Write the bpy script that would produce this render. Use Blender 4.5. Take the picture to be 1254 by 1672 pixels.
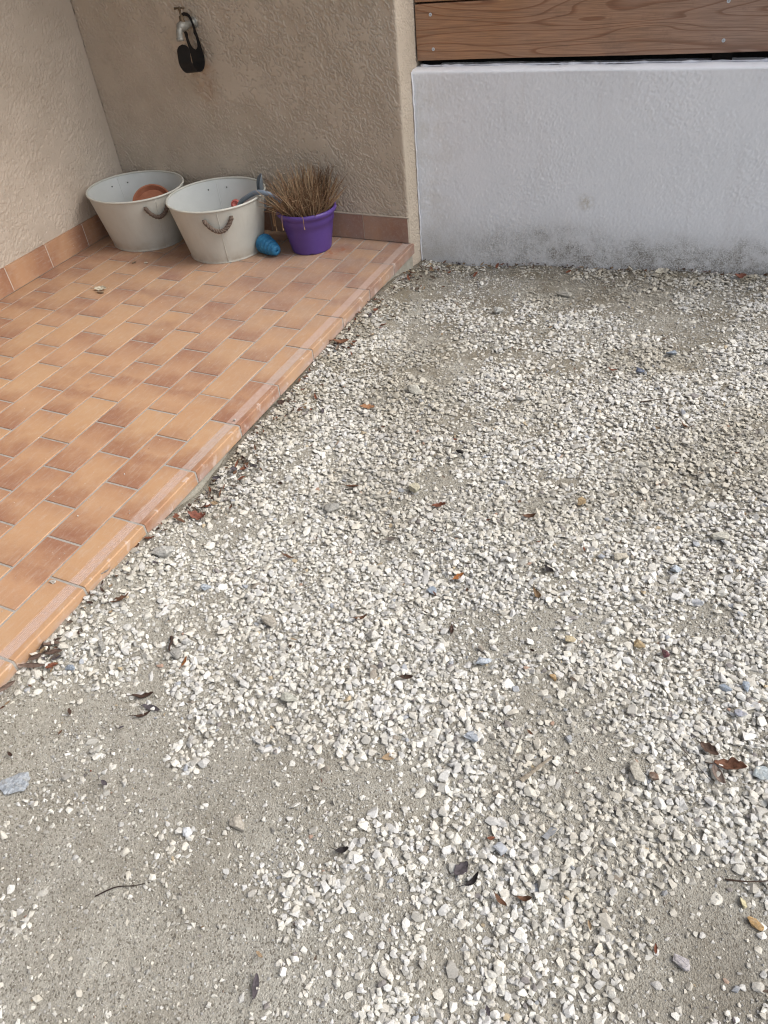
import bpy, bmesh, math, random
import numpy as np
from mathutils import Vector, Matrix
random.seed(7); rng = np.random.default_rng(11)
S = bpy.context.scene
for o in list(bpy.data.objects): bpy.data.objects.remove(o, do_unlink=True)

# ---------------------------------------------------------------- camera
cam = bpy.data.cameras.new('camera'); co = bpy.data.objects.new('camera', cam); S.collection.objects.link(co)
CR = [[0.9085347, 0.4087925, -0.0863328], [0.2149334, -0.6344841, -0.7424510], [-0.3582852, 0.6559867, -0.6643141]]
CC = (1.3554368, -0.5769162, 1.3632569)
right, down, fwd = [Vector(r) for r in CR]
co.matrix_world = Matrix(((right.x, -down.x, -fwd.x, CC[0]), (right.y, -down.y, -fwd.y, CC[1]), (right.z, -down.z, -fwd.z, CC[2]), (0, 0, 0, 1)))
cam.sensor_fit = 'VERTICAL'; cam.sensor_height = 36.0; cam.lens = 1221.88 / 1672 * 36.0
cam.clip_start = 0.05; cam.clip_end = 500
S.camera = co
# ---------------------------------------------------------------- sky, sun, exposure
W = bpy.data.worlds.new('World'); S.world = W; W.use_nodes = True
wn = W.node_tree.nodes; wl = W.node_tree.links; wn.clear()
SUN_EL, SUN_AZ = math.radians(48), math.radians(75)      # azimuth measured from +Y towards +X
sky = wn.new('ShaderNodeTexSky'); sky.sky_type = 'NISHITA'; sky.sun_disc = False
sky.sun_elevation = SUN_EL; sky.sun_rotation = SUN_AZ; sky.dust_density = 4.0; sky.air_density = 1.0; sky.ozone_density = 1.0
hs = wn.new('ShaderNodeHueSaturation'); hs.inputs['Saturation'].default_value = 0.58
bg = wn.new('ShaderNodeBackground'); bg.inputs['Strength'].default_value = 0.15
wo = wn.new('ShaderNodeOutputWorld')
wl.new(sky.outputs[0], hs.inputs['Color']); wl.new(hs.outputs[0], bg.inputs['Color']); wl.new(bg.outputs[0], wo.inputs['Surface'])
sl = bpy.data.lights.new('sun', 'SUN'); sl.energy = 1.5; sl.angle = math.radians(38); sl.color = (1.0, 0.99, 0.975)
so = bpy.data.objects.new('sun', sl); S.collection.objects.link(so)
sd = Vector((math.sin(SUN_AZ) * math.cos(SUN_EL), math.cos(SUN_AZ) * math.cos(SUN_EL), math.sin(SUN_EL)))
so.rotation_euler = sd.to_track_quat('Z', 'Y').to_euler(); so.location = (4, 4, 6)
S.view_settings.view_transform = 'Standard'; S.view_settings.look = 'None'; S.view_settings.gamma = 1.0
S.view_settings.exposure = 0.54
S.render.engine = 'CYCLES'; S.cycles.filter_width = 1.15

# ---------------------------------------------------------------- helpers
def link(o): S.collection.objects.link(o); return o
ORG = {}
def tag(o, label=None, cat=None, group=None, kind=None):
    if label: o['label'] = label
    if cat: o['category'] = cat
    if group: o['group'] = group
    if kind: o['kind'] = kind
    return o
def empty(name, loc, label=None, cat=None, group=None, kind=None):
    o = bpy.data.objects.new(name, None); o.empty_display_size = .05; link(o); o.location = loc; ORG[o.name] = Vector(loc)
    return tag(o, label, cat, group, kind)
def mesh(name, V, F, mat=None, parent=None, origin=None, smooth=False, col=None, uv=None, cornercol=None, sub=None):
    """V: world coordinates; parts are stored relative to their parent, things to their origin."""
    V = np.asarray(V, dtype=np.float64).reshape(-1, 3)
    off = np.zeros(3)
    if parent is not None: off = np.array(ORG.get(parent.name, Vector((0, 0, 0))))
    elif origin is not None: off = np.array(origin)
    me = bpy.data.meshes.new(name)
    if isinstance(F, np.ndarray) and F.ndim == 2:
        n = F.shape[1]; me.vertices.add(len(V)); me.loops.add(F.size); me.polygons.add(len(F))
        me.vertices.foreach_set('co', (V - off).astype(np.float32).ravel())
        me.loops.foreach_set('vertex_index', F.astype(np.int32).ravel())
        me.polygons.foreach_set('loop_start', np.arange(0, F.size, n, dtype=np.int32))
        me.update(calc_edges=True)
    else:
        me.from_pydata([tuple(v) for v in (V - off)], [], [list(map(int, f)) for f in F]); me.update()
    me.polygons.foreach_set('use_smooth', [bool(smooth)] * len(me.polygons))
    if col is not None:
        a = me.color_attributes.new('Col', 'FLOAT_COLOR', 'POINT'); c = np.ones((len(V), 4), np.float32); c[:, :3] = col
        a.data.foreach_set('color', c.ravel())
    if cornercol is not None:
        a = me.color_attributes.new('Rnd', 'FLOAT_COLOR', 'CORNER'); a.data.foreach_set('color', np.asarray(cornercol, np.float32).ravel())
    if uv is not None:
        u = me.uv_layers.new(name='UV'); u.data.foreach_set('uv', np.asarray(uv, np.float32).ravel())
    if mat: me.materials.append(mat)
    o = bpy.data.objects.new(name, me); link(o)
    if parent is not None: o.parent = parent; ORG[o.name] = Vector(off)
    elif origin is not None: o.location = origin; ORG[o.name] = Vector(origin)
    else: ORG[o.name] = Vector((0, 0, 0))
    if sub:
        m = o.modifiers.new('subsurf', 'SUBSURF'); m.levels = sub; m.render_levels = sub
    return o
class MB:
    def __init__(s): s.v = []; s.f = []; s.c = []
    def add(s, V, F, c=(1, 1, 1)):
        b = len(s.v); V = [tuple(map(float, v)) for v in V]; s.v += V; s.f += [[b + i for i in f] for f in F]; s.c += [c] * len(V)
    def box(s, x0, x1, y0, y1, z0, z1, M=None):
        V = [(x0, y0, z0), (x1, y0, z0), (x1, y1, z0), (x0, y1, z0), (x0, y0, z1), (x1, y0, z1), (x1, y1, z1), (x0, y1, z1)]
        if M is not None: V = [M @ Vector(v) for v in V]
        s.add(V, [(3, 2, 1, 0), (4, 5, 6, 7), (0, 1, 5, 4), (1, 2, 6, 5), (2, 3, 7, 6), (3, 0, 4, 7)])
    def tube(s, pts, rad, n=8, c=(1, 1, 1), cap=True):
        pts = [Vector(p) for p in pts]; m = len(pts)
        if not hasattr(rad, '__len__'): rad = [rad] * m
        t0 = (pts[1] - pts[0]).normalized(); up = Vector((0, 0, 1)) if abs(t0.z) < .9 else Vector((1, 0, 0))
        nx = t0.cross(up).normalized(); V = []
        for i, p in enumerate(pts):
            t = (pts[min(i + 1, m - 1)] - pts[max(i - 1, 0)]).normalized()
            nx = (nx - t * nx.dot(t)).normalized(); ny = t.cross(nx)
            for k in range(n):
                a = 2 * math.pi * k / n; V.append(p + (nx * math.cos(a) + ny * math.sin(a)) * rad[i])
        F = []
        for i in range(m - 1):
            for k in range(n):
                F.append((i * n + k, i * n + (k + 1) % n, (i + 1) * n + (k + 1) % n, (i + 1) * n + k))
        if cap: F.append(tuple(range(n - 1, -1, -1))); F.append(tuple((m - 1) * n + k for k in range(n)))
        s.add(V, F, c)
    def lathe(s, prof, M=None, n=48, sx=1, sy=1, c=(1, 1, 1), closed=False):
        V = []; m = len(prof)
        for r, z in prof:
            for k in range(n):
                a = 2 * math.pi * k / n; p = Vector((r * sx * math.cos(a), r * sy * math.sin(a), z))
                V.append(M @ p if M is not None else p)
        F = [(i * n + k, i * n + (k + 1) % n, (i + 1) * n + (k + 1) % n, (i + 1) * n + k) for i in range(m - 1) for k in range(n)]
        if not closed:
            if prof[0][0] > 1e-5: F.append(tuple(range(n - 1, -1, -1)))
            if prof[-1][0] > 1e-5: F.append(tuple((m - 1) * n + k for k in range(n)))
        s.add(V, F, c)
    def build(s, name, mat, parent=None, origin=None, smooth=False, sub=None):
        return mesh(name, s.v, s.f, mat, parent, origin, smooth, col=np.array(s.c, dtype=np.float32), sub=sub)
def spline(P, n=8):
    P = [Vector(p) for p in P]; out = []
    for i in range(len(P) - 1):
        a = P[max(i - 1, 0)]; b = P[i]; c = P[i + 1]; d = P[min(i + 2, len(P) - 1)]
        for k in range(n):
            t = k / n
            out.append(.5 * ((2 * b) + (c - a) * t + (2 * a - 5 * b + 4 * c - d) * t * t + (3 * b - a - 3 * c + d) * t ** 3))
    out.append(P[-1]); return out
# random field with a gaussian spectrum: cx, cy correlation lengths (in cells) along axes turned by ang
def grf(ny, nx, cx, cy, ang=0.0, seed=0):
    r = np.random.default_rng(seed); w = r.standard_normal((ny, nx))
    fy = np.fft.fftfreq(ny)[:, None]; fx = np.fft.fftfreq(nx)[None, :]
    c, s_ = math.cos(ang), math.sin(ang); u = fx * c + fy * s_; v = -fx * s_ + fy * c
    k = np.exp(-2 * (math.pi ** 2) * ((u * cx) ** 2 + (v * cy) ** 2))
    g = np.fft.ifft2(np.fft.fft2(w) * k).real
    return (g - g.mean()) / g.std()
def sample(g, x, y, cell):
    ny, nx = g.shape; fx = (x / cell) % nx; fy = (y / cell) % ny
    i = np.floor(fx).astype(int); j = np.floor(fy).astype(int); a = fx - i; b = fy - j
    i1 = (i + 1) % nx; j1 = (j + 1) % ny; i %= nx; j %= ny
    return g[j, i] * (1 - a) * (1 - b) + g[j, i1] * a * (1 - b) + g[j1, i] * (1 - a) * b + g[j1, i1] * a * b
def sstep(a, b, x): t = np.clip((x - a) / (b - a), 0, 1); return t * t * (3 - 2 * t)

# ---------------------------------------------------------------- materials
class NM:
    def __init__(s, name, rough=.8, spec=.3, metal=0):
        s.m = bpy.data.materials.new(name); s.m.use_nodes = True; s.n = s.m.node_tree.nodes; s.l = s.m.node_tree.links
        s.p = s.n['Principled BSDF']; s.p.inputs['Roughness'].default_value = rough
        s.p.inputs['Specular IOR Level'].default_value = spec; s.p.inputs['Metallic'].default_value = metal
        s.pos = s.n.new('ShaderNodeNewGeometry').outputs['Position']
    def mapv(s, src=None, scale=(1, 1, 1), rot=(0, 0, 0), loc=(0, 0, 0)):
        m = s.n.new('ShaderNodeMapping'); m.inputs['Scale'].default_value = scale; m.inputs['Rotation'].default_value = rot; m.inputs['Location'].default_value = loc
        s.l.new(src or s.pos, m.inputs['Vector']); return m.outputs[0]
    def noise(s, scale, detail=4, rough=.6, v=None, dist=0.0, color=False):
        t = s.n.new('ShaderNodeTexNoise'); t.inputs['Scale'].default_value = scale; t.inputs['Detail'].default_value = detail
        t.inputs['Roughness'].default_value = rough; t.inputs['Distortion'].default_value = dist
        s.l.new(v or s.pos, t.inputs['Vector']); return t.outputs['Color' if color else 'Fac']
    def vor(s, scale, feature='F1', v=None, out='Distance'):
        t = s.n.new('ShaderNodeTexVoronoi'); t.feature = feature; t.inputs['Scale'].default_value = scale
        s.l.new(v or s.pos, t.inputs['Vector']); return t.outputs[out]
    def ramp(s, f, stops):
        r = s.n.new('ShaderNodeValToRGB'); e = r.color_ramp.elements
        while len(e) < len(stops): e.new(.5)
        for k, (p, c) in enumerate(stops):
            e[k].position = p; e[k].color = (c, c, c, 1) if not hasattr(c, '__len__') else (*c, 1)
        s.l.new(f, r.inputs[0]); return r.outputs[0]
    def math(s, op, a, b=None, clamp=False):
        m = s.n.new('ShaderNodeMath'); m.operation = op; m.use_clamp = clamp
        for i, x in enumerate((a, b)):
            if x is None: continue
            if isinstance(x, (int, float)): m.inputs[i].default_value = x
            else: s.l.new(x, m.inputs[i])
        return m.outputs[0]
    def mix(s, f, a, b, mode='MIX'):
        m = s.n.new('ShaderNodeMix'); m.data_type = 'RGBA'; m.blend_type = mode
        for k, x in ((0, f), (6, a), (7, b)):
            if isinstance(x, (int, float)): m.inputs[k].default_value = x
            elif hasattr(x, '__len__'): m.inputs[k].default_value = (*x, 1)
            else: s.l.new(x, m.inputs[k])
        return m.outputs[2]
    def attr(s, name, out='Color'):
        a = s.n.new('ShaderNodeAttribute'); a.attribute_name = name; return a.outputs[out]
    def sep(s, v):
        m = s.n.new('ShaderNodeSeparateXYZ'); s.l.new(v, m.inputs[0]); return m.outputs
    def maprange(s, v, a, b, c=0.0, d=1.0):
        m = s.n.new('ShaderNodeMapRange'); m.interpolation_type = 'SMOOTHSTEP'
        s.l.new(v, m.inputs[0])
        for i, x in enumerate((a, b, c, d)): m.inputs[i + 1].default_value = x
        return m.outputs[0]
    def color(s, c):
        if hasattr(c, '__len__'): s.p.inputs['Base Color'].default_value = (*c, 1)
        else: s.l.new(c, s.p.inputs['Base Color'])
        return s
    def bump(s, h, dist=.001, strength=1.0):
        b = s.n.new('ShaderNodeBump'); b.inputs['Distance'].default_value = dist; b.inputs['Strength'].default_value = strength
        s.l.new(h, b.inputs['Height']); s.l.new(b.outputs[0], s.p.inputs['Normal']); return s
    def rough(s, f): s.l.new(f, s.p.inputs['Roughness']); return s

def simple(name, c1, c2, scale=40, rough=.7, spec=.3, metal=0, bump=.0005, vcol=False, det=5):
    m = NM(name, rough, spec, metal); n = m.noise(scale, det, .65)
    f = m.ramp(n, [(.3, 0.0), (.7, 1.0)]); c = m.mix(f, c1, c2)
    if vcol: c = m.mix(1.0, c, m.attr('Col'), 'MULTIPLY')
    m.color(c)
    if bump: m.bump(m.noise(scale * 4, 3, .6), bump)
    return m.m

# gravel and stones: colour of each stone is in its vertices
def stone_mat(name, fine=350, vary=.25):
    m = NM(name, .9, .2); a = m.attr('Col')
    n = m.noise(fine, 4, .7); n2 = m.noise(90, 3, .6)
    c = m.mix(m.ramp(n, [(.35, 0.0), (.65, 1.0)]), (1 - vary,) * 3, (1.0, 1.0, 1.0)); c = m.mix(1.0, a, c, 'MULTIPLY')
    c = m.mix(m.math('MULTIPLY', m.ramp(n2, [(.5, 0.0), (.75, 1.0)]), .45), c, (.40, .37, .31))
    m.color(c); m.bump(m.noise(500, 4, .7), .0006); return m.m
M_GRAVEL = stone_mat('gravel_stone')
M_ROCK = stone_mat('rough_rock', 220, .5)

def dirt_mat():
    m = NM('dirt', .95, .1)
    n1 = m.noise(9, 6, .65); n2 = m.noise(120, 6, .75); n3 = m.noise(2.2, 5, .6)
    c = m.mix(m.ramp(n1, [(.3, 0.0), (.7, 1.0)]), (.335, .315, .265), (.43, .41, .355))
    c = m.mix(m.math('MULTIPLY', m.ramp(n3, [(.48, 0.0), (.62, 1.0)]), .35), c, (.25, .232, .185))
    c = m.mix(m.ramp(m.noise(4.3, 6, .7), [(.46, 0.0), (.60, .5)]), c, (.47, .455, .40))
    sp = m.vor(330, 'F1', out='Color'); sx = m.sep(sp)[0]
    c = m.mix(m.ramp(sx, [(.76, 0.0), (.84, .6)]), c, (.50, .48, .42))
    c = m.mix(m.ramp(m.sep(sp)[1], [(.84, 0.0), (.9, .7)]), c, (.10, .085, .065))
    c = m.mix(m.ramp(n2, [(.35, .45), (.6, 0.0)]), c, (.15, .132, .10))
    x, y, z = m.sep(m.pos)
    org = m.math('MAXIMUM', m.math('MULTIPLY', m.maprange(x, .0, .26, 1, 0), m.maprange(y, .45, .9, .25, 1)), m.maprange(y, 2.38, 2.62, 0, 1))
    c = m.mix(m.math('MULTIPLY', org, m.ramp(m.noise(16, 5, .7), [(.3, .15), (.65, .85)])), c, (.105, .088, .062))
    bk = m.math('MULTIPLY', m.maprange(y, .8, 1.5, .25, 1), m.ramp(m.noise(7, 6, .7), [(.42, 0.0), (.58, .75)])); c = m.mix(bk, c, (.20, .172, .125))
    dmp = m.math('MULTIPLY', m.maprange(x, 1.25, 1.65, 0, 1), m.maprange(y, -.05, .25, 1, 0)); c = m.mix(m.math('MULTIPLY', dmp, m.ramp(m.noise(8, 5, .7), [(.35, .1), (.6, .6)])), c, (.17, .15, .12))
    m.color(c)
    h = m.math('ADD', m.math('MULTIPLY', n2, 1.2), m.math('MULTIPLY', m.vor(330, 'F1'), -.7)); m.bump(h, .003)
    return m.m
M_DIRT = dirt_mat()

def stucco_mat(name, c1, c2, stain=False):
    m = NM(name, .92, .15); n = m.noise(6, 5, .6); f = m.noise(260, 4, .7)
    c = m.mix(m.ramp(n, [(.3, 0.0), (.7, 1.0)]), c1, c2)
    c = m.mix(m.ramp(f, [(.3, .3), (.6, 0.0)]), c, tuple(x * .72 for x in c1))
    if stain:
        # rusty run below the tap
        x, y, z = m.sep(m.pos)
        dx = m.math('ABSOLUTE', m.math('ADD', x, .965)); gx = m.maprange(dx, .0, .10, 1, 0)
        gz_ = m.math('MULTIPLY', m.maprange(z, .50, .66, 0, 1), m.maprange(z, .70, .9, 1, 0))
        c = m.mix(m.math('MULTIPLY', m.math('MULTIPLY', gx, gz_), m.ramp(m.noise(25, 4, .6), [(.35, .1), (.65, .6)])), c, (.36, .19, .09))
    m.color(c); m.bump(m.noise(420, 4, .7), .0007); return m.m
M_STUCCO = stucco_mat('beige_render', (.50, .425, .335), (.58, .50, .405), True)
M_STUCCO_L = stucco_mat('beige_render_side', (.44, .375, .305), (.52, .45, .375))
def white_mat():
    m = NM('white_render', .9, .15); x, y, z = m.sep(m.pos)
    n = m.noise(5, 5, .65); c = m.mix(m.ramp(n, [(.3, 0.0), (.7, 1.0)]), (.75, .77, .80), (.80, .815, .845))
    # splashed mould and grime along the foot, uneven in height
    wob = m.noise(3.3, 4, .6); edge = m.math('ADD', z, m.math('MULTIPLY', wob, -.22))
    g = m.math('MULTIPLY', m.maprange(edge, -.205, -.01, 1.5, 0), m.ramp(m.noise(13, 6, .75), [(.38, .08), (.60, 1.0)]))
    xr = m.math('ADD', m.maprange(x, .15, .75, .3, 1), 0.0)
    sp = m.ramp(m.noise(210, 5, .85), [(.44, 0.0), (.54, 1.0)])
    c = m.mix(m.math('MULTIPLY', m.math('MULTIPLY', g, xr), m.math('MULTIPLY', sp, 1.0)), c, (.085, .078, .062))
    c = m.mix(m.math('MULTIPLY', m.maprange(edge, -.22, .06, .42, 0), 1.0), c, (.48, .455, .41))
    c = m.mix(m.math('MULTIPLY', m.maprange(x, .0, .25, .5, .0), m.ramp(m.noise(14, 5, .7), [(.42, 0.0), (.62, .5)])), c, (.50, .44, .34))
    v3 = m.mapv(None, (9, 9, 1.1)); c = m.mix(m.ramp(m.noise(2.2, 5, .65, v3), [(.54, 0.0), (.76, .15)]), c, (.50, .45, .43))
    # small ochre blot
    d = m.n.new('ShaderNodeVectorMath'); d.operation = 'DISTANCE'; m.l.new(m.pos, d.inputs[0]); d.inputs[1].default_value = (.72, 2.653, .17)
    c = m.mix(m.math('MULTIPLY', m.maprange(d.outputs['Value'], .0, .05, 1, 0), m.ramp(m.noise(60, 4, .7), [(.35, 0.0), (.6, .6)])), c, (.42, .36, .24))
    m.color(c); m.bump(m.noise(600, 3, .7), .0004); return m.m
M_WHITE = white_mat()
M_CAP = simple('white_mortar', (.80, .81, .84), (.72, .73, .76), 30, .9, .15, bump=.001)

def tile_mat(name, cuts=False, dust_shade=1.0):
    m = NM(name, .55, .28); r = m.sep(m.attr('Rnd')); uvn = m.n.new('ShaderNodeUVMap'); uvn.uv_map = 'UV'; u, v, _ = m.sep(uvn.outputs[0])
    wob = m.math('MULTIPLY', m.math('SUBTRACT', m.noise(14, 4, .6), .5), .55)
    uu = m.math('ADD', u, wob)
    def endmask(coord, w):
        return m.maprange(m.math('SUBTRACT', m.math('MULTIPLY', w, .60), coord), -.30, .40, 0, 1)
    d1 = endmask(uu, m.math('SUBTRACT', r[0], .22)); d2 = endmask(m.math('SUBTRACT', 1.0, uu), m.math('SUBTRACT', r[1], .32))
    e = m.math('MULTIPLY', m.math('ABSOLUTE', m.math('SUBTRACT', uu, .5)), m.math('ADD', 1.6, 0.0))
    d3 = m.math('MULTIPLY', m.maprange(e, .0, .42, 1, 0), m.maprange(r[2], .55, .95, 0, .8))
    dk = m.math('MAXIMUM', m.math('MAXIMUM', d1, d2), d3)
    dk = m.math('MULTIPLY', dk, m.math('ADD', .22, m.math('MULTIPLY', m.noise(9, 5, .6), .95)), True)
    base = m.mix(m.ramp(m.noise(7, 5, .6), [(.3, 0.0), (.7, 1.0)]), (.435, .25, .130), (.475, .30, .170))
    base = m.mix(m.math('MULTIPLY', r[1], .5), base, (.43, .238, .14))
    c = m.mix(dk, base, (.235, .10, .062))
    # fine body speckle
    c = m.mix(m.ramp(m.noise(500, 3, .7), [(.55, 0.0), (.75, .22)]), c, (.66, .44, .30))
    # lime and dust, its tone darkened to paint in ceiling shade towards the back
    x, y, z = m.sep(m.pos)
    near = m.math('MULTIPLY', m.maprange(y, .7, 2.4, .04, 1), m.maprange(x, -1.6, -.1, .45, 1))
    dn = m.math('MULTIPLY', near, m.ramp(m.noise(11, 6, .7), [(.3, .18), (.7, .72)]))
    dn = m.math('MULTIPLY', dn, dust_shade)
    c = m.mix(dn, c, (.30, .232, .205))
    sc_ = m.mapv(None, (30, 5, 30), (0, 0, .6)); c = m.mix(m.ramp(m.noise(3, 6, .75, sc_), [(.52, 0.0), (.66, .28)]), c, (.50, .42, .36))
    c = m.mix(m.ramp(m.noise(38, 6, .8), [(.5, 0.0), (.72, .24)]), c, (.48, .40, .33))
    c = m.mix(m.ramp(m.noise(85, 4, .8), [(.64, 0.0), (.72, .5)]), c, (.20, .12, .085))
    # rusty spots
    for p, rr in (((-.345, 2.30, 0), .075), ((-.50, 1.86, 0), .028), ((-.30, 2.36, 0), .05)):
        d = m.n.new('ShaderNodeVectorMath'); d.operation = 'DISTANCE'; m.l.new(m.pos, d.inputs[0]); d.inputs[1].default_value = p
        c = m.mix(m.math('MULTIPLY', m.maprange(d.outputs['Value'], 0, rr, 1, 0), m.ramp(m.noise(45, 5, .7), [(.4, 0.0), (.6, .75)])), c, (.33, .10, .03))
    # specks of dirt
    sp = m.vor(24, 'F1'); c = m.mix(m.ramp(sp, [(.03, .8), (.045, 0.0)]), c, (.62, .56, .48))
    if cuts:
        band = m.math('MULTIPLY', m.maprange(x, -.054, -.050, 0, 1), m.maprange(x, -.020, -.016, 1, 0))
        c = m.mix(m.math('MULTIPLY', band, m.ramp(m.noise(60, 4, .6), [(.3, .45), (.7, .85)])), c, (.44, .335, .29))
        fr = m.math('MULTIPLY', m.maprange(z, -.012, -.03, 0, 1), m.ramp(m.noise(12, 5, .65), [(.4, 0.0), (.62, .7)]))
        c = m.mix(fr, c, (.40, .31, .28))
        wh = m.math('MULTIPLY', m.maprange(m.math('ABSOLUTE', m.math('ADD', x, .005)), .0, .012, 1, 0), m.ramp(m.noise(22, 3, .6), [(.58, 0.0), (.64, .7)]))
        c = m.mix(wh, c, (.62, .52, .46))
    m.color(c); m.rough(m.ramp(m.noise(30, 4, .6), [(.3, .50), (.7, .72)]))
    m.bump(m.noise(260, 3, .6), .0003); return m.m
M_TILE = tile_mat('flamed_clay_tile'); M_SKIRT = tile_mat('flamed_clay_skirting', dust_shade=.25); M_NOSE = tile_mat('flamed_clay_edge_tile', True)
M_GROUT = simple('grout', (.29, .27, .24), (.40, .375, .34), 60, .95, .1, bump=.0015)
M_CONC = simple('concrete', (.30, .28, .23), (.42, .40, .34), 30, .95, .1, bump=.003)

def wood_mat():
    m = NM('weathered_plank_wood', .75, .25); r = m.sep(m.attr('Rnd'))
    v = m.n.new('ShaderNodeCombineXYZ'); x, y, z = m.sep(m.pos)
    m.l.new(m.math('ADD', m.math('MULTIPLY', x, .34), m.math('MULTIPLY', r[0], 7)), v.inputs[0])
    m.l.new(m.math('ADD', m.math('MULTIPLY', r[1], 5), 0.0), v.inputs[1]); m.l.new(m.math('MULTIPLY', z, 3.6), v.inputs[2])
    n = m.noise(2.6, 1.5, .45, v.outputs[0], .3)
    rings = m.math('FRACT', m.math('MULTIPLY', n, 17.0))
    line = m.ramp(rings, [(.0, 0.0), (.72, .08), (.90, 1.0), (.96, .9), (1.0, 0.0)])
    v2 = m.n.new('ShaderNodeCombineXYZ'); m.l.new(m.math('MULTIPLY', x, 8), v2.inputs[0]); m.l.new(y, v2.inputs[1]); m.l.new(m.math('MULTIPLY', z, 320), v2.inputs[2])
    fib = m.noise(1.0, 4, .65, v2.outputs[0])
    # sheltered end keeps its brown, open end has greyed
    gy = m.math('ADD', m.maprange(x, .1, 1.5, .10, .75), m.math('MULTIPLY', m.math('SUBTRACT', m.noise(4, 4, .6), .5), .9), True)
    lt = m.mix(gy, (.44, .235, .125), (.38, .28, .235)); dkc = m.mix(gy, (.20, .062, .022), (.185, .10, .065))
    c = m.mix(m.math('MULTIPLY', line, .62), lt, dkc)
    c = m.mix(m.ramp(fib, [(.35, .55), (.62, 0.0)]), c, (.15, .10, .07))
    c = m.mix(m.math('MULTIPLY', m.ramp(m.noise(9, 5, .7), [(.55, 0.0), (.7, .6)]), gy), c, (.10, .075, .065))
    m.color(c); m.bump(m.math('ADD', m.math('MULTIPLY', fib, .6), m.math('MULTIPLY', line, .4)), .0014); return m.m
M_WOOD = wood_mat()
def tub_mat():
    m = NM('cream_enamelled_metal', .42, .45); x, y, z = m.sep(m.pos)
    c = m.mix(m.ramp(m.noise(12, 4, .6), [(.3, 0.0), (.7, 1.0)]), (.48, .485, .435), (.53, .535, .48))
    low = m.math('MULTIPLY', m.maprange(z, .0, .07, 1, 0), m.ramp(m.noise(22, 5, .7), [(.35, .1), (.65, .75)])); c = m.mix(low, c, (.34, .29, .22))
    c = m.mix(m.ramp(m.noise(70, 5, .8), [(.66, 0.0), (.74, .6)]), c, (.36, .27, .18))
    v = m.mapv(None, (40, 40, 4)); c = m.mix(m.ramp(m.noise(1.6, 5, .7, v), [(.5, 0.0), (.75, .25)]), c, (.42, .38, .31))
    m.color(c); m.rough(m.ramp(m.noise(30, 4, .6), [(.3, .36), (.7, .6)])); m.bump(m.noise(14, 3, .5), .0015); return m.m
M_TUB = tub_mat()
M_TUBIN = simple('pale_enamel_inside', (.52, .54, .52), (.57, .59, .57), 12, .4, .45, bump=.0002)
M_HOLE = simple('dark_hole', (.015, .015, .015), (.02, .02, .02), bump=0)
M_ROPE = simple('brown_rope', (.10, .075, .06), (.20, .155, .125), 150, .95, .1, bump=.001)
M_BRACK = simple('dull_bracket', (.42, .39, .33), (.33, .30, .25), 60, .6, .4)
M_PURPLE = simple('purple_plastic', (.085, .045, .225), (.105, .060, .26), 9, .42, .45, bump=.0002)
M_SOIL = simple('dry_soil', (.05, .036, .024), (.10, .075, .05), 80, .95, .1, bump=.004)
M_STRAW = simple('dry_straw', (.8, .8, .8), (1, 1, 1), 150, .85, .2, bump=.0002, vcol=True)
def toy_mat():
    m = NM('blue_rubber', .6, .35); c = m.mix(m.ramp(m.noise(60, 5, .7), [(.35, 0.0), (.65, 1.0)]), (.014, .115, .25), (.035, .20, .36))
    c = m.mix(m.ramp(m.noise(140, 4, .7), [(.62, 0.0), (.7, .6)]), c, (.16, .34, .45))
    m.color(c); m.bump(m.noise(160, 4, .7), .0016); return m.m
M_TOY = toy_mat()
M_BLACK = simple('black_rubber', (.006, .006, .007), (.012, .012, .013), 30, .5, .3, bump=.0002)
M_METAL = simple('tarnished_tap_metal', (.36, .36, .33), (.24, .225, .19), 90, .5, .5, metal=.4, bump=.0005)
M_BRASS = simple('old_brass', (.17, .12, .07), (.10, .075, .05), 90, .55, .5, metal=.6, bump=.0005)
M_TERRA = simple('terracotta', (.30, .115, .065), (.38, .165, .10), 25, .85, .2, bump=.0006)
M_PINK = simple('pink_rubber', (.50, .14, .12), (.62, .20, .17), 60, .6, .3)
M_RED = simple('red_rubber', (.38, .05, .04), (.45, .08, .06), 60, .6, .3)
M_BLUEGREY = simple('blue_grey_plastic', (.17, .22, .28), (.21, .265, .33), 20, .45, .4, bump=.0002)
M_GREY = simple('grey_plastic', (.13, .155, .175), (.16, .185, .205), 20, .5, .4, bump=.0002)
M_SCREW = simple('zinc_screw', (.62, .66, .70), (.5, .54, .58), 200, .4, .5, metal=.3)
M_FENCE_BLACK = simple('fence_black', (.008, .008, .008), (.02, .018, .016), 60, .9, .1, bump=.002)  # near-black for the posts and the sheet added to darken the gap
M_LEAF = NM('dry_leaf', .75, .25)
_c = M_LEAF.mix(M_LEAF.ramp(M_LEAF.noise(130, 5, .7), [(.3, .0), (.7, 1.0)]), (.6, .6, .6), (1.15, 1.15, 1.15)); M_LEAF.color(M_LEAF.mix(1.0, _c, M_LEAF.attr('Col'), 'MULTIPLY')); M_LEAF.bump(M_LEAF.noise(300, 3, .6), .0008); M_LEAF = M_LEAF.m
M_TWIG = simple('twig_bark', (.5, .5, .5), (1, 1, 1), 200, .9, .1, bump=.001, vcol=True)

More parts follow.
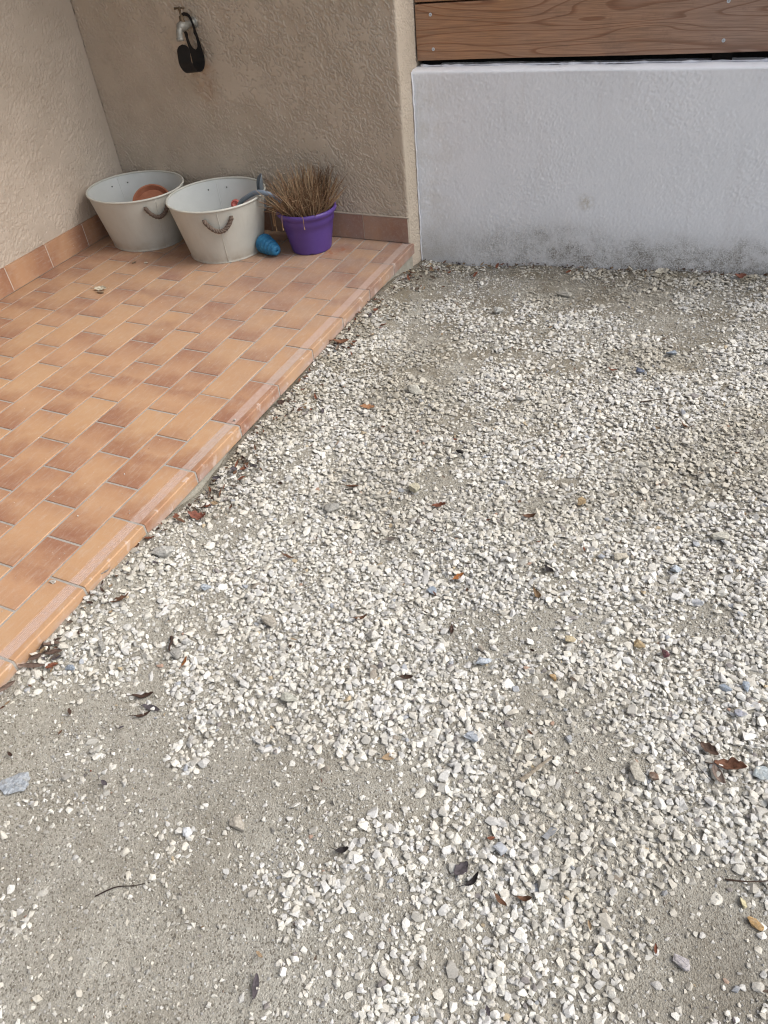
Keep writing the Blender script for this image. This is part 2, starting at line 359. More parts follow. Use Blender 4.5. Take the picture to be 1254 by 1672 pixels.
# ---------------------------------------------------------------- ground shape
WX0, WY0, WS = -.02, 2.604, math.tan(math.radians(3.82))
def wall_y(x): return WY0 + (x - WX0) * WS
G1 = grf(512, 512, 3.2, 3.2, 0, 1); G2 = grf(512, 512, 12, 12, 0, 2); G3 = grf(512, 512, 6, 6, 0, 3); G4 = grf(512, 512, 22, 22, 0, 4)
YS = [-1, -.3, .25, .5, .62, .75, .88, 1.0, 1.25, 1.4, 1.5, 2.0, 2.25, 2.45, 2.6]
ZS = [-.04, -.035, -.028, -.032, -.055, -.085, -.07, -.05, -.06, -.055, -.042, -.045, -.065, -.11, -.135]
def gz(x, y):
    x = np.asarray(x, float); y = np.asarray(y, float)
    t = sstep(1.6, 2.6, y); b = -.085 * (1 - t) + t * (-.137 + .028 * np.clip(x, 0, 1.6))
    e = np.interp(y, YS, ZS); w = np.exp(-(np.maximum(x, 0) / .13) ** 2)
    z = b * (1 - w) + e * w
    near = np.clip(1 - np.abs(x) / 8, 0, 1)
    return z + near * (.0045 * sample(G2, x + 5, y + 5, .01) * sstep(.02, .25, x) + .0009 * sample(G1, x + 5, y + 5, .0035))
xs = np.unique(np.concatenate([np.array([-60, -20, -8, -4, -2, -1]), np.arange(-.30, 2.3, .0065), np.array([2.6, 3, 4, 6, 10, 20, 60])]))
ys = np.unique(np.concatenate([np.array([-60, -20, -8, -4, -2]), np.arange(-1.1, 2.8, .0065), np.array([3.2, 4, 6, 10, 20, 60])]))
X, Y = np.meshgrid(xs, ys); Z = gz(X, Y)
Z = np.where((X < -.04) & (Y < 2.47), np.minimum(Z, -.16), Z)
nx, ny = len(xs), len(ys); idx = np.arange(nx * ny).reshape(ny, nx)
F = np.stack([idx[:-1, :-1], idx[:-1, 1:], idx[1:, 1:], idx[1:, :-1]], -1).reshape(-1, 4)
tag(mesh('ground', np.stack([X, Y, Z], -1).reshape(-1, 3), F, M_DIRT, smooth=True), kind='structure')

# ---------------------------------------------------------------- rendered walls
def relief(name, fn, nu, nv, mat, box, parent=None, label=None, cat=None, origin=(0, 0, 0)):
    """front skin fn(i,j)->xyz array, plus the body boxes behind it, one mesh"""
    V = fn.reshape(-1, 3); idx = np.arange(nu * nv).reshape(nv, nu)
    F = [tuple(r) for r in np.stack([idx[:-1, :-1], idx[:-1, 1:], idx[1:, 1:], idx[1:, :-1]], -1).reshape(-1, 4)]
    F = [list(f) for f in F]; V = list(map(tuple, V))
    nface = len(F); b = len(V)
    for bx in box: pass
    return V, F
def stucco_h(nv, nu, seed, ang):
    rough = grf(nv, nu, .85, 1.75, ang, seed); fine = grf(nv, nu, .7, .8, 0, seed + 1); area = grf(nv, nu, 14, 18, .5, seed + 2); area2 = grf(nv, nu, 40, 40, 0, seed + 7)
    h = rough * 1.0 + fine * .45
    lvl = .05 - .75 * area - .25 * area2                  # trowelled flat above this level
    top = (h - lvl) / .42
    return np.where(top > 0, 0, -np.tanh(-top * 1.2))        # 0 on the plateaus, -1 in the pits
CELL = .0019
# end wall: face y=2.482, x -1.60..-.02, z 0..1.3
nu = int(1.58 / CELL); nv = int(1.20 / CELL)
h = stucco_h(nv, nu, 21, math.radians(38))
ux = -1.598 + 1.578 * np.arange(nu) / (nu - 1); vz = -.16 + 1.25 * np.arange(nv) / (nv - 1)
UX, VZ = np.meshgrid(ux, vz)
k = sstep(0, .03, -.022 - UX)             # rounded corner towards the return
D = h * .0047 * (0.35 + .65 * k)
YY = 2.482 - D
cr = np.clip((-.02 - UX) / .012, 0, 1); YY = YY + .006 * (1 - np.sqrt(1 - (1 - cr) ** 2))
idx = np.arange(nu * nv).reshape(nv, nu)
V1 = np.stack([UX, YY, VZ], -1).reshape(-1, 3); F1 = np.stack([idx[:-1, :-1], idx[:-1, 1:], idx[1:, 1:], idx[1:, :-1]], -1).reshape(-1, 4)
# return face x=-.02, from y 2.488 to 3.0
nr = int(.26 / CELL); hr = stucco_h(nv, nr, 41, math.radians(60)) * .6
ry = np.concatenate([2.488 + .26 * np.arange(nr) / (nr - 1)])
RY, RZ = np.meshgrid(ry, vz)
V2 = np.stack([-.02 + hr * .003 * sstep(0, .01, RY - 2.488), RY, RZ], -1).reshape(-1, 3)
idr = np.arange(nr * nv).reshape(nv, nr) + len(V1); F2 = np.stack([idr[:-1, :-1], idr[:-1, 1:], idr[1:, 1:], idr[1:, :-1]], -1).reshape(-1, 4)
def boxvf(x0, x1, y0, y1, z0, z1, base):
    V = np.array([(x0, y0, z0), (x1, y0, z0), (x1, y1, z0), (x0, y1, z0), (x0, y0, z1), (x1, y0, z1), (x1, y1, z1), (x0, y1, z1)], float)
    F = np.array([(3, 2, 1, 0), (4, 5, 6, 7), (0, 1, 5, 4), (1, 2, 6, 5), (2, 3, 7, 6), (3, 0, 4, 7)]) + base
    return V, F
VB, FB = boxvf(-1.80, -.030, 2.492, 3.4, -.3, 2.45, len(V1) + len(V2))
VC, FC = boxvf(-1.80, -.0195, 2.4815, 3.4, 1.092, 2.45, len(V1) + len(V2) + 8)
end_wall = empty('rendered_wall', (-.8, 2.482, 0), 'beige rough-rendered house wall with tap, behind the tubs and purple pot', 'wall')
o = mesh('render_coat', np.concatenate([V1, V2, VB, VC]), np.concatenate([F1, F2, FB, FC]), M_STUCCO, end_wall, smooth=True)
# side wall: face x=-1.595, y -2..2.482
nu = int(2.3 / .0026); h = stucco_h(int(1.25 / .0026), nu, 61, math.radians(-40)); nv = h.shape[0]
uy = .19 + 2.29 * np.arange(nu) / (nu - 1); vz2 = -.05 + 1.25 * np.arange(nv) / (nv - 1)
UY, VZ = np.meshgrid(uy, vz2); k = sstep(.035, .06, 2.482 - UY + .012 * sample(G3, UY * 0 + 3, VZ, .01))
idx = np.arange(nu * nv).reshape(nv, nu)
V1 = np.stack([-1.595 + h * .0030 * k, UY, VZ], -1).reshape(-1, 3); F1 = np.stack([idx[:-1, :-1], idx[:-1, 1:], idx[1:, 1:], idx[1:, :-1]], -1).reshape(-1, 4)
VB, FB = boxvf(-1.80, -1.600, -3.0, 2.4812, -.3, 2.45, len(V1)); VC, FC = boxvf(-1.7, -1.5945, -3.0, .19, -.02, 2.45, len(V1) + 8); VD, FD = boxvf(-1.7, -1.5945, .19, 2.4815, 1.198, 2.45, len(V1) + 16)
side_wall = empty('rendered_wall', (-1.6, .8, 0), 'paler beige rendered house wall along the left side of the tiled terrace', 'wall')
mesh('render_coat', np.concatenate([V1, VB, VC, VD]), np.concatenate([F1, FB, FC, FD]), M_STUCCO_L, side_wall, smooth=True)
# ceiling over the terrace, part of the house, shades it
c = MB(); c.box(-1.80, .12, -.9, 3.4, 2.455, 2.65); tag(c.build('porch_ceiling', simple('ceiling_paint', (.45, .40, .34), (.5, .45, .39), 5)), kind='structure')

# ---------------------------------------------------------------- tiles
def bevel_tile(x0, x1, y0, y1, z, th=.008, b=.0014):
    V = [(x0, y0, z - th), (x1, y0, z - th), (x1, y1, z - th), (x0, y1, z - th), (x0, y0, z - b), (x1, y0, z - b), (x1, y1, z - b), (x0, y1, z - b),
         (x0 + b, y0 + b, z), (x1 - b, y0 + b, z), (x1 - b, y1 - b, z), (x0 + b, y1 - b, z)]
    F = [(0, 1, 5, 4), (1, 2, 6, 5), (2, 3, 7, 6), (3, 0, 4, 7), (4, 5, 9, 8), (5, 6, 10, 9), (6, 7, 11, 10), (7, 4, 8, 11), (8, 9, 10, 11)]
    return V, F
L = .25; P = .1261; J = .0065
terrace = empty('tiled_terrace', (-.8, .8, 0), kind='structure')
V = []; Fq = []; UV = []; RC = []
r0 = random.Random(5)
def addtile(x0, x1, y0, y1, ylo=None):
    V_, F_ = bevel_tile(x0, x1, y0, y1, r0.uniform(-.0006, .0006)); b = len(V); V.extend(V_)
    rc = (r0.random(), r0.random(), r0.random(), 1)
    if rc[0] < .25 and rc[1] < .3: rc = (rc[0] + .4, rc[1], rc[2], 1)
    for f in F_:
        Fq.append([b + i for i in f])
        for i in f: UV.append(((V_[i][1] - y0) / (y1 - y0), (V_[i][0] - x0) / (x1 - x0))); RC.append(rc)
row = 0; x = -.1170
while x > -1.590:
    x0 = max(x - P, -1.592) + J / 2; x1 = x - J / 2
    off = (.494 if row % 2 == 0 else -.035) * L
    if x1 - x0 > .01:
        n = -8
        while True:
            y0 = n * L + off + J / 2; y1 = y0 + L - J
            if y0 > 2.478: break
            y1 = min(y1, 2.479)
            if y1 > -1.6 and y1 - y0 > .012: addtile(x0, x1, y0, y1)
            n += 1
    x -= P; row += 1
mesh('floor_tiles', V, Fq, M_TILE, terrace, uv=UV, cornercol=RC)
g = MB(); g.box(-1.62, -.004, -1.75, 2.4815, -.0125, -.0022); g.build('grout', M_GROUT, terrace)
g = MB(); g.box(-1.62, -.012, -1.75, 2.4812, -.30, -.0127); g.build('concrete_base', M_CONC, terrace)
# edge tiles with anti-slip grooves and a rounded drop front
prof = [(-.1135, -.008), (-.1135, -.0012), (-.1125, 0)]
gx = -.0525
for i in range(8): prof += [(gx, 0), (gx + .0006, -.0018), (gx + .0024, -.0018), (gx + .0030, 0)]; gx += .0043
prof += [(-.0165, 0), (-.008, .0002), (-.0022, .0002), (-.0006, -.0005), (0.0006, -.0018), (.0008, -.0035), (.0006, -.0425), (-.0006, -.0448), (-.0030, -.0455), (-.0105, -.0455), (-.0115, -.008)]
edge = {1: (.1, .1, .2), 2: (.75, .35, .1), 3: (.75, .2, .3), 4: (.95, .9, .99), 5: (.5, .2, .1), 6: (.1, .2, .3), 7: (.2, .4, .9), 8: (.95, .4, .2), 9: (.9, .9, .95)}
for j in range(-7, 10):
    y0 = j * L + .0035; y1 = min((j + 1) * L - .0035, 2.4805) if j < 9 else 2.4805
    rc = (*edge.get(j, (r0.random(), r0.random(), r0.random())), 1)
    dz = r0.uniform(-.0008, .0008); n = len(prof); b = .0012
    V = []; segs = [(y0, .9985), (y0 + b, 1), ((y0 + y1) / 2, 1), (y1 - b, 1), (y1, .9985)]
    for yy, s_ in segs: V += [(px + (0 if s_ == 1 else -.0008 * (px > -.01)), yy, pz + dz - (0 if s_ == 1 else .0008)) for px, pz in prof]
    Fq = []; UV = []; RC = []
    for a in range(len(segs) - 1):
        for k in range(n):
            k2 = (k + 1) % n; Fq.append((a * n + k, a * n + k2, (a + 1) * n + k2, (a + 1) * n + k))
    Fq.append(tuple(range(n - 1, -1, -1))); Fq.append(tuple((len(segs) - 1) * n + k for k in range(n)))
    for f in Fq:
        for i in f: UV.append(((V[i][1] - y0) / (y1 - y0), .5)); RC.append(rc)
    mesh('edge_tile', V, Fq, M_NOSE, terrace, uv=UV, cornercol=RC)
g = MB(); g.box(-.010, -.0012, -1.74, 2.4808, -.043, -.003); g.build('grout', M_GROUT, terrace)
# skirtings, one part each on its wall
def skirt(parent, axis, joints, top=.113):
    V = []; Fq = []; UV = []; RC = []
    for a, b_ in zip(joints[:-1], joints[1:]):
        a += .0018; b_ -= .0018; rc = (r0.uniform(0, .5), r0.uniform(.8, 1.3), r0.random(), 1); n0 = len(V)
        t = .009; bv = .001
        if axis == 'x': pts = [(a, 2.4830, .003), (b_, 2.4830, .003), (b_, 2.4830, top), (a, 2.4830, top), (a, 2.482 - t, .003), (b_, 2.482 - t, .003), (b_, 2.482 - t, top - bv), (a, 2.482 - t, top - bv)]
        else: pts = [(-1.596, b_, .003), (-1.596, a, .003), (-1.596, a, top), (-1.596, b_, top), (-1.595 + t, b_, .003), (-1.595 + t, a, .003), (-1.595 + t, a, top - bv), (-1.595 + t, b_, top - bv)]
        F_ = [(4, 5, 6, 7), (3, 7, 6, 2), (0, 4, 7, 3), (1, 2, 6, 5), (0, 1, 5, 4), (3, 2, 1, 0)]
        V += pts
        for f in F_:
            Fq.append([n0 + i for i in f])
            for i in f:
                w = pts[i][0] if axis == 'x' else pts[i][1]; UV.append(((w - a) / (b_ - a), .5)); RC.append(rc)
    return mesh('skirting_tiles', V, Fq, M_SKIRT if axis == 'y' else M_TILE, parent, uv=UV, cornercol=RC)
skirt(end_wall, 'x', [-1.586, -1.494, -1.244, -.994, -.744, -.494, -.244, -.0215])
skirt(side_wall, 'y', [-1.70] + [1.591 - .2535 * k for k in range(12, -4, -1)] + [2.4715])
g = MB(); g.box(-1.585, -.0225, 2.4745, 2.4828, .002, .1125); g.box(-1.585, -.016, 2.472, 2.4825, .1132, .117); g.build('skirting_grout', simple('pale_joint', (.50, .44, .36), (.42, .36, .29), 50, .95, .1, bump=.001), end_wall)
g = MB(); g.box(-1.5955, -1.5866, -1.7, 2.4712, .002, .112); g.build('skirting_grout', simple('white_joint', (.66, .62, .56), (.55, .50, .44), 50, .95, .1, bump=.001), side_wall)

# ---------------------------------------------------------------- white garden wall
WR = Matrix.Rotation(math.radians(3.82), 4, 'Z'); WT = Matrix.Translation((WX0, WY0, 0)) @ WR
nu = int(2.1 / .003); nv = int(.90 / .003)
a = grf(nv, nu, .7, .8, 0, 81); b_ = grf(nv, nu, 60, 40, 0, 82); rg = grf(nv, nu, 25, 25, 0, 83)
s_ = np.arange(nu) / (nu - 1) * 2.1; t_ = np.arange(nv) / (nv - 1) * .93 - .27
SS, TT = np.meshgrid(s_, t_)
dep = a * .00034 * (.55 + .45 * sstep(-.8, 1, rg)) + b_ * .0010
lip = 0 * sstep(.625, .648, TT)          # slightly proud smooth cap
dd = -(dep * (1 - sstep(.648, .657, TT))) 
foot = sstep(-.05, -.13, TT) * .004 * sample(G3, SS, TT * 0 + 1, .01); dd = dd + foot
cz = np.clip((TT - (.660 - .005)) / .005, 0, 1); dd = dd + .004 * (1 - np.sqrt(np.clip(1 - cz ** 2, 0, 1)))
VW = np.stack([SS, dd, TT - .004 * 0], -1).reshape(-1, 3)
# top surface row grid
nt = 40; tp = np.linspace(0, 1, nt); tn = grf(nt, nu, 12, 6, 0, 84)
TS, TQ = np.meshgrid(s_, tp); TOPY = dd[-1][None, :] * (1 - TQ) + TQ * .26
TZ = t_[-1] + .005 * sstep(0, .06, TQ) + .0012 * tn * sstep(0, .1, TQ)
VT = np.stack([TS, TOPY, TZ], -1).reshape(-1, 3)
idx = np.arange(nu * nv).reshape(nv, nu); Fa = np.stack([idx[:-1, :-1], idx[:-1, 1:], idx[1:, 1:], idx[1:, :-1]], -1).reshape(-1, 4)
idx = np.arange(nu * nt).reshape(nt, nu) + len(VW); Fb = np.stack([idx[:-1, :-1], idx[:-1, 1:], idx[1:, 1:], idx[1:, :-1]], -1).reshape(-1, 4)
VB, FB = boxvf(.004, 8, .012, .255, -.5, .655, len(VW) + len(VT)); VC, FC = boxvf(2.1, 8, -.002, .26, -.5, .668, len(VW) + len(VT) + 8)
VA = np.concatenate([VW, VT, VB, VC]); VA = (np.array(WT)[:3, :3] @ VA.T).T + np.array(WT.translation)
gw = empty('garden_wall', (.6, 2.66, -.12), 'low white rendered garden wall with grimy foot below the wooden planks', 'wall')
mesh('render_coat', VA, np.concatenate([Fa, Fb, FB, FC]), M_WHITE, gw, smooth=True)
# bead of white mortar filling the corner against the beige pillar, and rough mortar under the planks
m_ = MB()
pts = [(-.016 + random.uniform(-.002, .002), 2.600 + random.uniform(-.0015, .001), z) for z in np.arange(-.14, .668, .02)]
m_.tube(pts, [random.uniform(.0022, .0042) for _ in pts], 8)
pts = [tuple(WT @ Vector((s, -0 + .066 + random.uniform(-.004, .004), .668))) for s in np.arange(.02, 2.2, .018)]
m_.tube(pts, [random.choice([.002, .003, .004, .006]) * random.uniform(.7, 1.1) for _ in pts], 7)
m_.build('mortar_bead', M_CAP, gw, smooth=True)

# ---------------------------------------------------------------- plank fence
fence = empty('plank_fence', tuple(WT @ Vector((.6, .07, .68))), 'brown weathered horizontal wooden plank fence standing on the white wall', 'fence')
def plank(z0, z1):
    x0, x1, y0, y1, b = .010, 2.6, .055, .080, .003
    nseg = 60; V = []; rr = random.Random(int(z0 * 1000))
    sec = [(y1, z0), (y0 + b, z0), (y0, z0 + b), (y0, z1 - b), (y0 + b, z1), (y1, z1)]
    for i in range(nseg + 1):
        s = x0 + (x1 - x0) * i / nseg; w = .0012 * math.sin(s * 5 + z0 * 9)
        for (yy, zz) in sec: V.append(WT @ Vector((s, yy, zz + w + .008 * s)))
    n = 6; Fq = [(i * n + k, i * n + (k + 1) % n, (i + 1) * n + (k + 1) % n, (i + 1) * n + k) for i in range(nseg) for k in range(n)]
    Fq += [tuple(range(n - 1, -1, -1)), tuple(nseg * n + k for k in range(n))]
    rc = (rr.random(), rr.random(), rr.random(), 1); RC = [rc for f in Fq for _ in f]
    return mesh('plank', [tuple(v) for v in V], Fq, M_WOOD, fence, cornercol=RC)
planks = []
for k in range(5): planks.append(plank(.687 + .199 * k, .687 + .199 * k + .1935))
for s in (.06, 1.17, 2.28):
    p = MB(); p.box(s - .035, s + .035, .0815, .125, .64, 1.75, WT); p.build('post', M_FENCE_BLACK, fence)
p = MB(); p.box(.0, 2.7, .127, .14, .60, 1.70, WT); p.build('gap_dark_sheet', M_FENCE_BLACK, fence)  # black sheet added so the gap below the planks shows dark
for s in (.075, 1.160, 2.28):
    for k in range(5):
        for dz in (.037, .155):
            if s == 1.160 and k == 0: dz -= .002
            z = .690 + .199 * k + dz + .008 * s; M = WT @ Matrix.Translation((s + (.004 if dz < .1 else -.003), .0552, z)) @ Matrix.Rotation(math.radians(90), 4, 'X')
            q = MB(); q.lathe([(.0, -.001), (.0062, -.001), (.0062, .0010), (.0052, .0016), (.003, .0016), (.0025, .0002), (0, .0002)], M, 20); q.build('screw', M_SCREW, planks[k], smooth=False)

# ---------------------------------------------------------------- tubs
def tub(cx, cy, rb, a, b, H, ang, label, th=0.0, seam_only=True):
    t = empty('metal_tub', (cx, cy, 0), label, 'tub', 'cream metal tubs with rope handles')
    base = Matrix.Translation((cx, cy, 0)) @ Matrix.Rotation(th, 4, 'Z')
    def lerp(z): k = z / H; return rb + (1 - rb) * k          # scale relative to rim
    s = rb / max(a, b)
    def shell(prof, name, mat):
        q = MB(); V = []; n = 96
        q.lathe([(r, z) for r, z in prof], base, n, a, b, closed=True); return q.build(name, mat, t, smooth=True)
    R = lambda z: s + (1 - s) * z / H
    wl_ = .0016 / a
    outer = [(R(0) - .012, .004), (R(0) - .01, .0005), (R(0) + .012, .0), (R(0) + .014, .004), (R(.006), .006)] + [(R(z), z) for z in np.linspace(.012, H - .004, 10)]
    shell([(0.0, .004)] + outer, 'body', M_TUB)
    inner = [(R(z) - wl_, z) for z in np.linspace(H - .004, .006, 10)] + [(0.0, .006)]
    shell(inner, 'lining', M_TUBIN)
    # rolled rim
    q = MB(); V = []; n = 96; m = 12; rr = .0048
    for i in range(n):
        A = 2 * math.pi * i / n; c_ = Vector((a * math.cos(A), b * math.sin(A), H - .002)); nn_ = Vector((math.cos(A) / a, math.sin(A) / b, 0)).normalized()
        for k in range(m):
            B = 2 * math.pi * k / m; V.append(base @ (c_ + nn_ * (rr * math.cos(B)) + Vector((0, 0, rr * math.sin(B)))))
    q.add(V, [(i * m + k, ((i + 1) % n) * m + k, ((i + 1) % n) * m + (k + 1) % m, i * m + (k + 1) % m) for i in range(n) for k in range(m)])
    q.build('rim', M_TUB, t, smooth=True)
    def pt(A, z, off=0.0):            # A in the tub's own frame
        c_ = Vector((a * math.cos(A) * R(z), b * math.sin(A) * R(z), z)); nn_ = Vector((math.cos(A) / a, math.sin(A) / b, -.18 / max(a, b))).normalized(); return base @ (c_ + nn_ * off)
    for sd_, A0 in enumerate((ang - th, ang - th + math.pi)):
        q = MB(); q.tube([pt(A0 + .0, z, .0002) for z in np.linspace(.006, H - .008, 12)], .0016, 6); q.build('seam', M_TUB, t, smooth=True)
        q = MB(); q.tube([pt(A0, z, -.0020) for z in np.linspace(.012, H - .010, 12)], .0014, 6); q.build('seam', M_TUBIN, t, smooth=True)
        dA = .058 / max(a, b); zt = .212
        hd = []
        for sg in (-1, 1):
            p0 = pt(A0 + sg * dA, zt, .0); p1 = pt(A0 + sg * dA, zt, .012)
            q = MB(); q.tube([p0, p1], .0065, 10); hd.append(q)
            q = MB(); d = (pt(A0 + sg * dA * .98, zt - .004, -.006) - pt(A0 + sg * dA * .98, zt - .004, -.0025)); pa = pt(A0 + sg * dA * .8, zt - .002, -.0022)
            q.tube([pa, pa + d.normalized() * .0012], .0034, 10); q.build('hole_disc', M_HOLE, t)  # small black disc painted for the dark of a handle hole
        # twisted rope hanging in a curve between the brackets
        path = []
        for i in range(49):
            u = i / 48; A = A0 + dA * (2 * u - 1) * (1.0 + .06 * math.sin(math.pi * u)); z = zt + .004 - .050 * math.sin(math.pi * u) ** .8; path.append(pt(A, z, .013 + .006 * math.sin(math.pi * u)))
        rope = MB()
        for st in range(3):
            pts = []
            for i, p in enumerate(path):
                tdir = (path[min(i + 1, 48)] - path[max(i - 1, 0)]).normalized(); n1 = tdir.cross(Vector((0, 0, 1)))
                n1 = n1.normalized() if n1.length > .05 else tdir.cross(Vector((1, 0, 0))).normalized(); n2 = tdir.cross(n1)
                ph = i / 48 * 2 * math.pi * 3.6 + st * 2 * math.pi / 3; pts.append(p + (n1 * math.cos(ph) + n2 * math.sin(ph)) * .0048)
            rope.tube(pts, .0052, 7)
        for e_ in (0, 48): rope.tube([path[e_] + Vector((0, 0, .006)), path[e_] - Vector((0, 0, .009))], [.0085, .0075], 10)
        ro = rope.build('rope_handle', M_ROPE, t, smooth=True)
        for q in hd: q.build('bracket', M_BRACK, ro)
    return t
tub(-.852, 2.237, .172, .2225, .2215, .252, math.radians(-56), 'cream metal tub at front, holding a blue-grey plastic scoop, nearest the purple pot')
tub(-1.335, 2.262, .186, .240, .2155, .25, math.radians(-31), 'cream metal tub in the wall corner, with a terracotta saucer inside', -.12)
# terracotta saucer leaning inside the rear tub
M = Matrix.Translation((-1.325, 2.315, .105)) @ Matrix.Rotation(math.radians(-58), 4, 'Y') @ Matrix.Rotation(math.radians(50), 4, 'X')
M = Matrix.Translation((-1.31, 2.325, .136)) @ Matrix.Rotation(math.radians(35), 4, 'Z') @ Matrix.Rotation(math.radians(40), 4, 'X')
q = MB(); q.lathe([(0, .012), (.078, .012), (.088, .034), (.095, .034), (.096, .028), (.086, .0), (0, 0)], M, 56)
tag(q.build('clay_saucer', M_TERRA, origin=(-1.31, 2.32, .006), smooth=False), 'round terracotta plant saucer leaning inside the tub in the corner', 'saucer')
# pink rubber toy in the front tub
M = Matrix.Translation((-.838, 2.350, .165)) @ Matrix.Rotation(math.radians(62), 4, 'X') @ Matrix.Rotation(math.radians(20), 4, 'Y')
toy = empty('dog_toy', (-.838, 2.350, .165), 'pink and red striped rubber toy roll poking up inside the front tub', 'toy')
q = MB(); q.lathe([(.007, -.12), (.019, -.12), (.022, -.10), (.022, .006), (.019, .013), (.009, .014), (.007, .008)], M, 32); q.build('roll', M_PINK, toy, smooth=True)
q = MB(); q.lathe([(.0224, -.004), (.0232, -.002), (.0232, .004), (.0224, .006)], M, 32, closed=True); q.build('stripe', M_RED, toy, smooth=True)
q = MB(); q.lathe([(.0125, .0145), (.0135, .0155), (.0150, .0155), (.0155, .0142)], M, 32, closed=True); q.build('stripe', M_RED, toy, smooth=True)
# blue-grey scoop: curved tube handle over the rim and an upright hollow scoop
sc = empty('plastic_scoop', (-.70, 2.27, .1), 'blue-grey plastic scoop with curved handle hooked over the front tub rim', 'scoop')
q = MB(); pts = spline([(-.80, 2.292, .13), (-.762, 2.282, .200), (-.690, 2.252, .245), (-.638, 2.244, .268), (-.595, 2.239, .272), (-.564, 2.247, .262), (-.551, 2.268, .240), (-.535, 2.275, .222)], 8)
q.tube(pts, [.0105 - .003 * max(0, (i / len(pts) - .6)) / .4 for i in range(len(pts))], 14); q.build('handle', M_BLUEGREY, sc, smooth=True)
q = MB(); V = []; nA, nz = 14, 12
ax0 = Vector((-.685, 2.325, .16)); ax1 = Vector((-.668, 2.318, .318))
for lay, off in ((0, 0), (1, .0022)):
    for iz in range(nz + 1):
        w = iz / nz; cpt = ax0.lerp(ax1, w); rad = (.027 - .004 * w) - off; spread = math.radians(92) * (max(0, 1 - max(0, (w - .6) / .4) ** 3) ** .5 if w > .6 else 1)
        spread = max(spread, .35)
        for ia in range(nA + 1):
            A = math.radians(48) + spread * (2 * ia / nA - 1); V.append(cpt + Vector((math.cos(A) * rad - .0, math.sin(A) * rad, 0)))
m = nA + 1; tot = (nz + 1) * m; Fq = []
for iz in range(nz):
    for ia in range(nA):
        a0 = iz * m + ia; Fq.append((a0, a0 + 1, a0 + m + 1, a0 + m)); Fq.append((tot + a0, tot + a0 + m, tot + a0 + m + 1, tot + a0 + 1))
bd = [ia for ia in range(m)] + [iz * m + nA for iz in range(1, nz + 1)] + [nz * m + ia for ia in range(nA - 1, -1, -1)] + [iz * m for iz in range(nz - 1, 0, -1)]
for i in range(len(bd)):
    p_, q_ = bd[i], bd[(i + 1) % len(bd)]; Fq.append((q_, p_, tot + p_, tot + q_))
q.add(V, Fq); q.build('scoop_blade', M_GREY, sc, smooth=True)

# ---------------------------------------------------------------- purple pot with dead grass
PX, PY = -.452, 2.338
pot = empty('plant_pot', (PX, PY, 0), 'purple plastic pot full of dead straw-coloured grass beside the cream tub', 'plant pot')
T = Matrix.Translation((PX, PY, 0))
q = MB(); n = 64; prof = [(.0, .004), (.084, .004), (.086, 0), (.0905, .001), (.092, .005), (.0928, .010), (.0938, .015), (.1105, .100), (.1165, .128), (.1195, .131), (.1215, .150), (.1235, .160), (.131, .166), (.1355, .172), (.1365, .179), (.1345, .186), (.130, .1885), (.1265, .186), (.1225, .170), (.118, .150), (.0, .150)]
q.lathe(prof, T, n); V = q.v
# two small feet notches at the base
for i, v in enumerate(V):
    dx, dy = v[0] - PX, v[1] - PY; A = math.atan2(dy, dx)
    if v[2] < .003 and math.hypot(dx, dy) > .08:
        for a0 in (math.radians(-62), math.radians(58), math.radians(178)):
            if abs((A - a0 + math.pi) % (2 * math.pi) - math.pi) < .075: V[i] = (v[0], v[1], .010)
q.v = V; q.build('pot_body', M_PURPLE, pot, smooth=True)
so_v = []; so_f = []
nr_, na = 14, 40
for i in range(nr_ + 1):
    for k in range(na):
        r_ = .1215 * i / nr_; A = 2 * math.pi * k / na; so_v.append((PX + r_ * math.cos(A), PY + r_ * math.sin(A), .163 + .012 * (1 - (i / nr_) ** 2) + random.uniform(-.003, .003)))
so_f = [(i * na + k, i * na + (k + 1) % na, (i + 1) * na + (k + 1) % na, (i + 1) * na + k) for i in range(nr_) for k in range(na)]
mesh('soil', so_v, so_f, M_SOIL, pot)
gr = MB(); rg_ = random.Random(3)
def tan_col():
    k = rg_.random(); c1 = (.50, .37, .225); c2 = (.12, .07, .04); c3 = (.26, .155, .09)
    a_, b2 = (c1, c3) if k < .6 else (c3, c2); t = rg_.random(); return tuple(a_[i] * (1 - t) + b2[i] * t for i in range(3))
for i in range(620):
    r_ = .105 * math.sqrt(rg_.random()); A = rg_.uniform(0, 2 * math.pi); dx, dy = r_ * math.cos(A), r_ * math.sin(A)
    lean = (r_ / .105) * rg_.uniform(.3, 1.0) * .95 + rg_.gauss(0, .12); A2 = A + rg_.gauss(0, .35)
    ln = rg_.uniform(.09, .225) * (1 - .18 * (r_ / .105)); 
    if rg_.random() < .25: ln *= .5
    d = Vector((math.sin(lean) * math.cos(A2), math.sin(lean) * math.sin(A2), math.cos(lean)))
    if d.y > 0: d.y *= .55; d.normalize()
    p = Vector((PX + dx, PY + dy, .168)); pts = [p]; cur = d.copy(); seg = 5
    for k in range(seg):
        cur = (cur + Vector((rg_.gauss(0, .06), rg_.gauss(0, .06), rg_.gauss(-.015, .05)))).normalized(); nxt = pts[-1] + cur * (ln / seg)
        if nxt.y > 2.470: nxt.y = 2.470
        pts.append(nxt)
    w = rg_.uniform(.0008, .0020); gr.tube(pts, [w, w, w * .9, w * .8, w * .65, w * .35], 4, tan_col(), cap=False)
    if rg_.random() < .22:      # split side shoot
        q0 = pts[3]; e_ = q0 + Vector((rg_.gauss(0, .018), rg_.gauss(0, .015), rg_.uniform(.01, .03))); e_.y = min(e_.y, 2.47); gr.tube([q0, (q0 + e_) / 2 + Vector((.002, 0, .001)), e_], [w * .6, w * .5, w * .3], 4, tan_col(), cap=False)
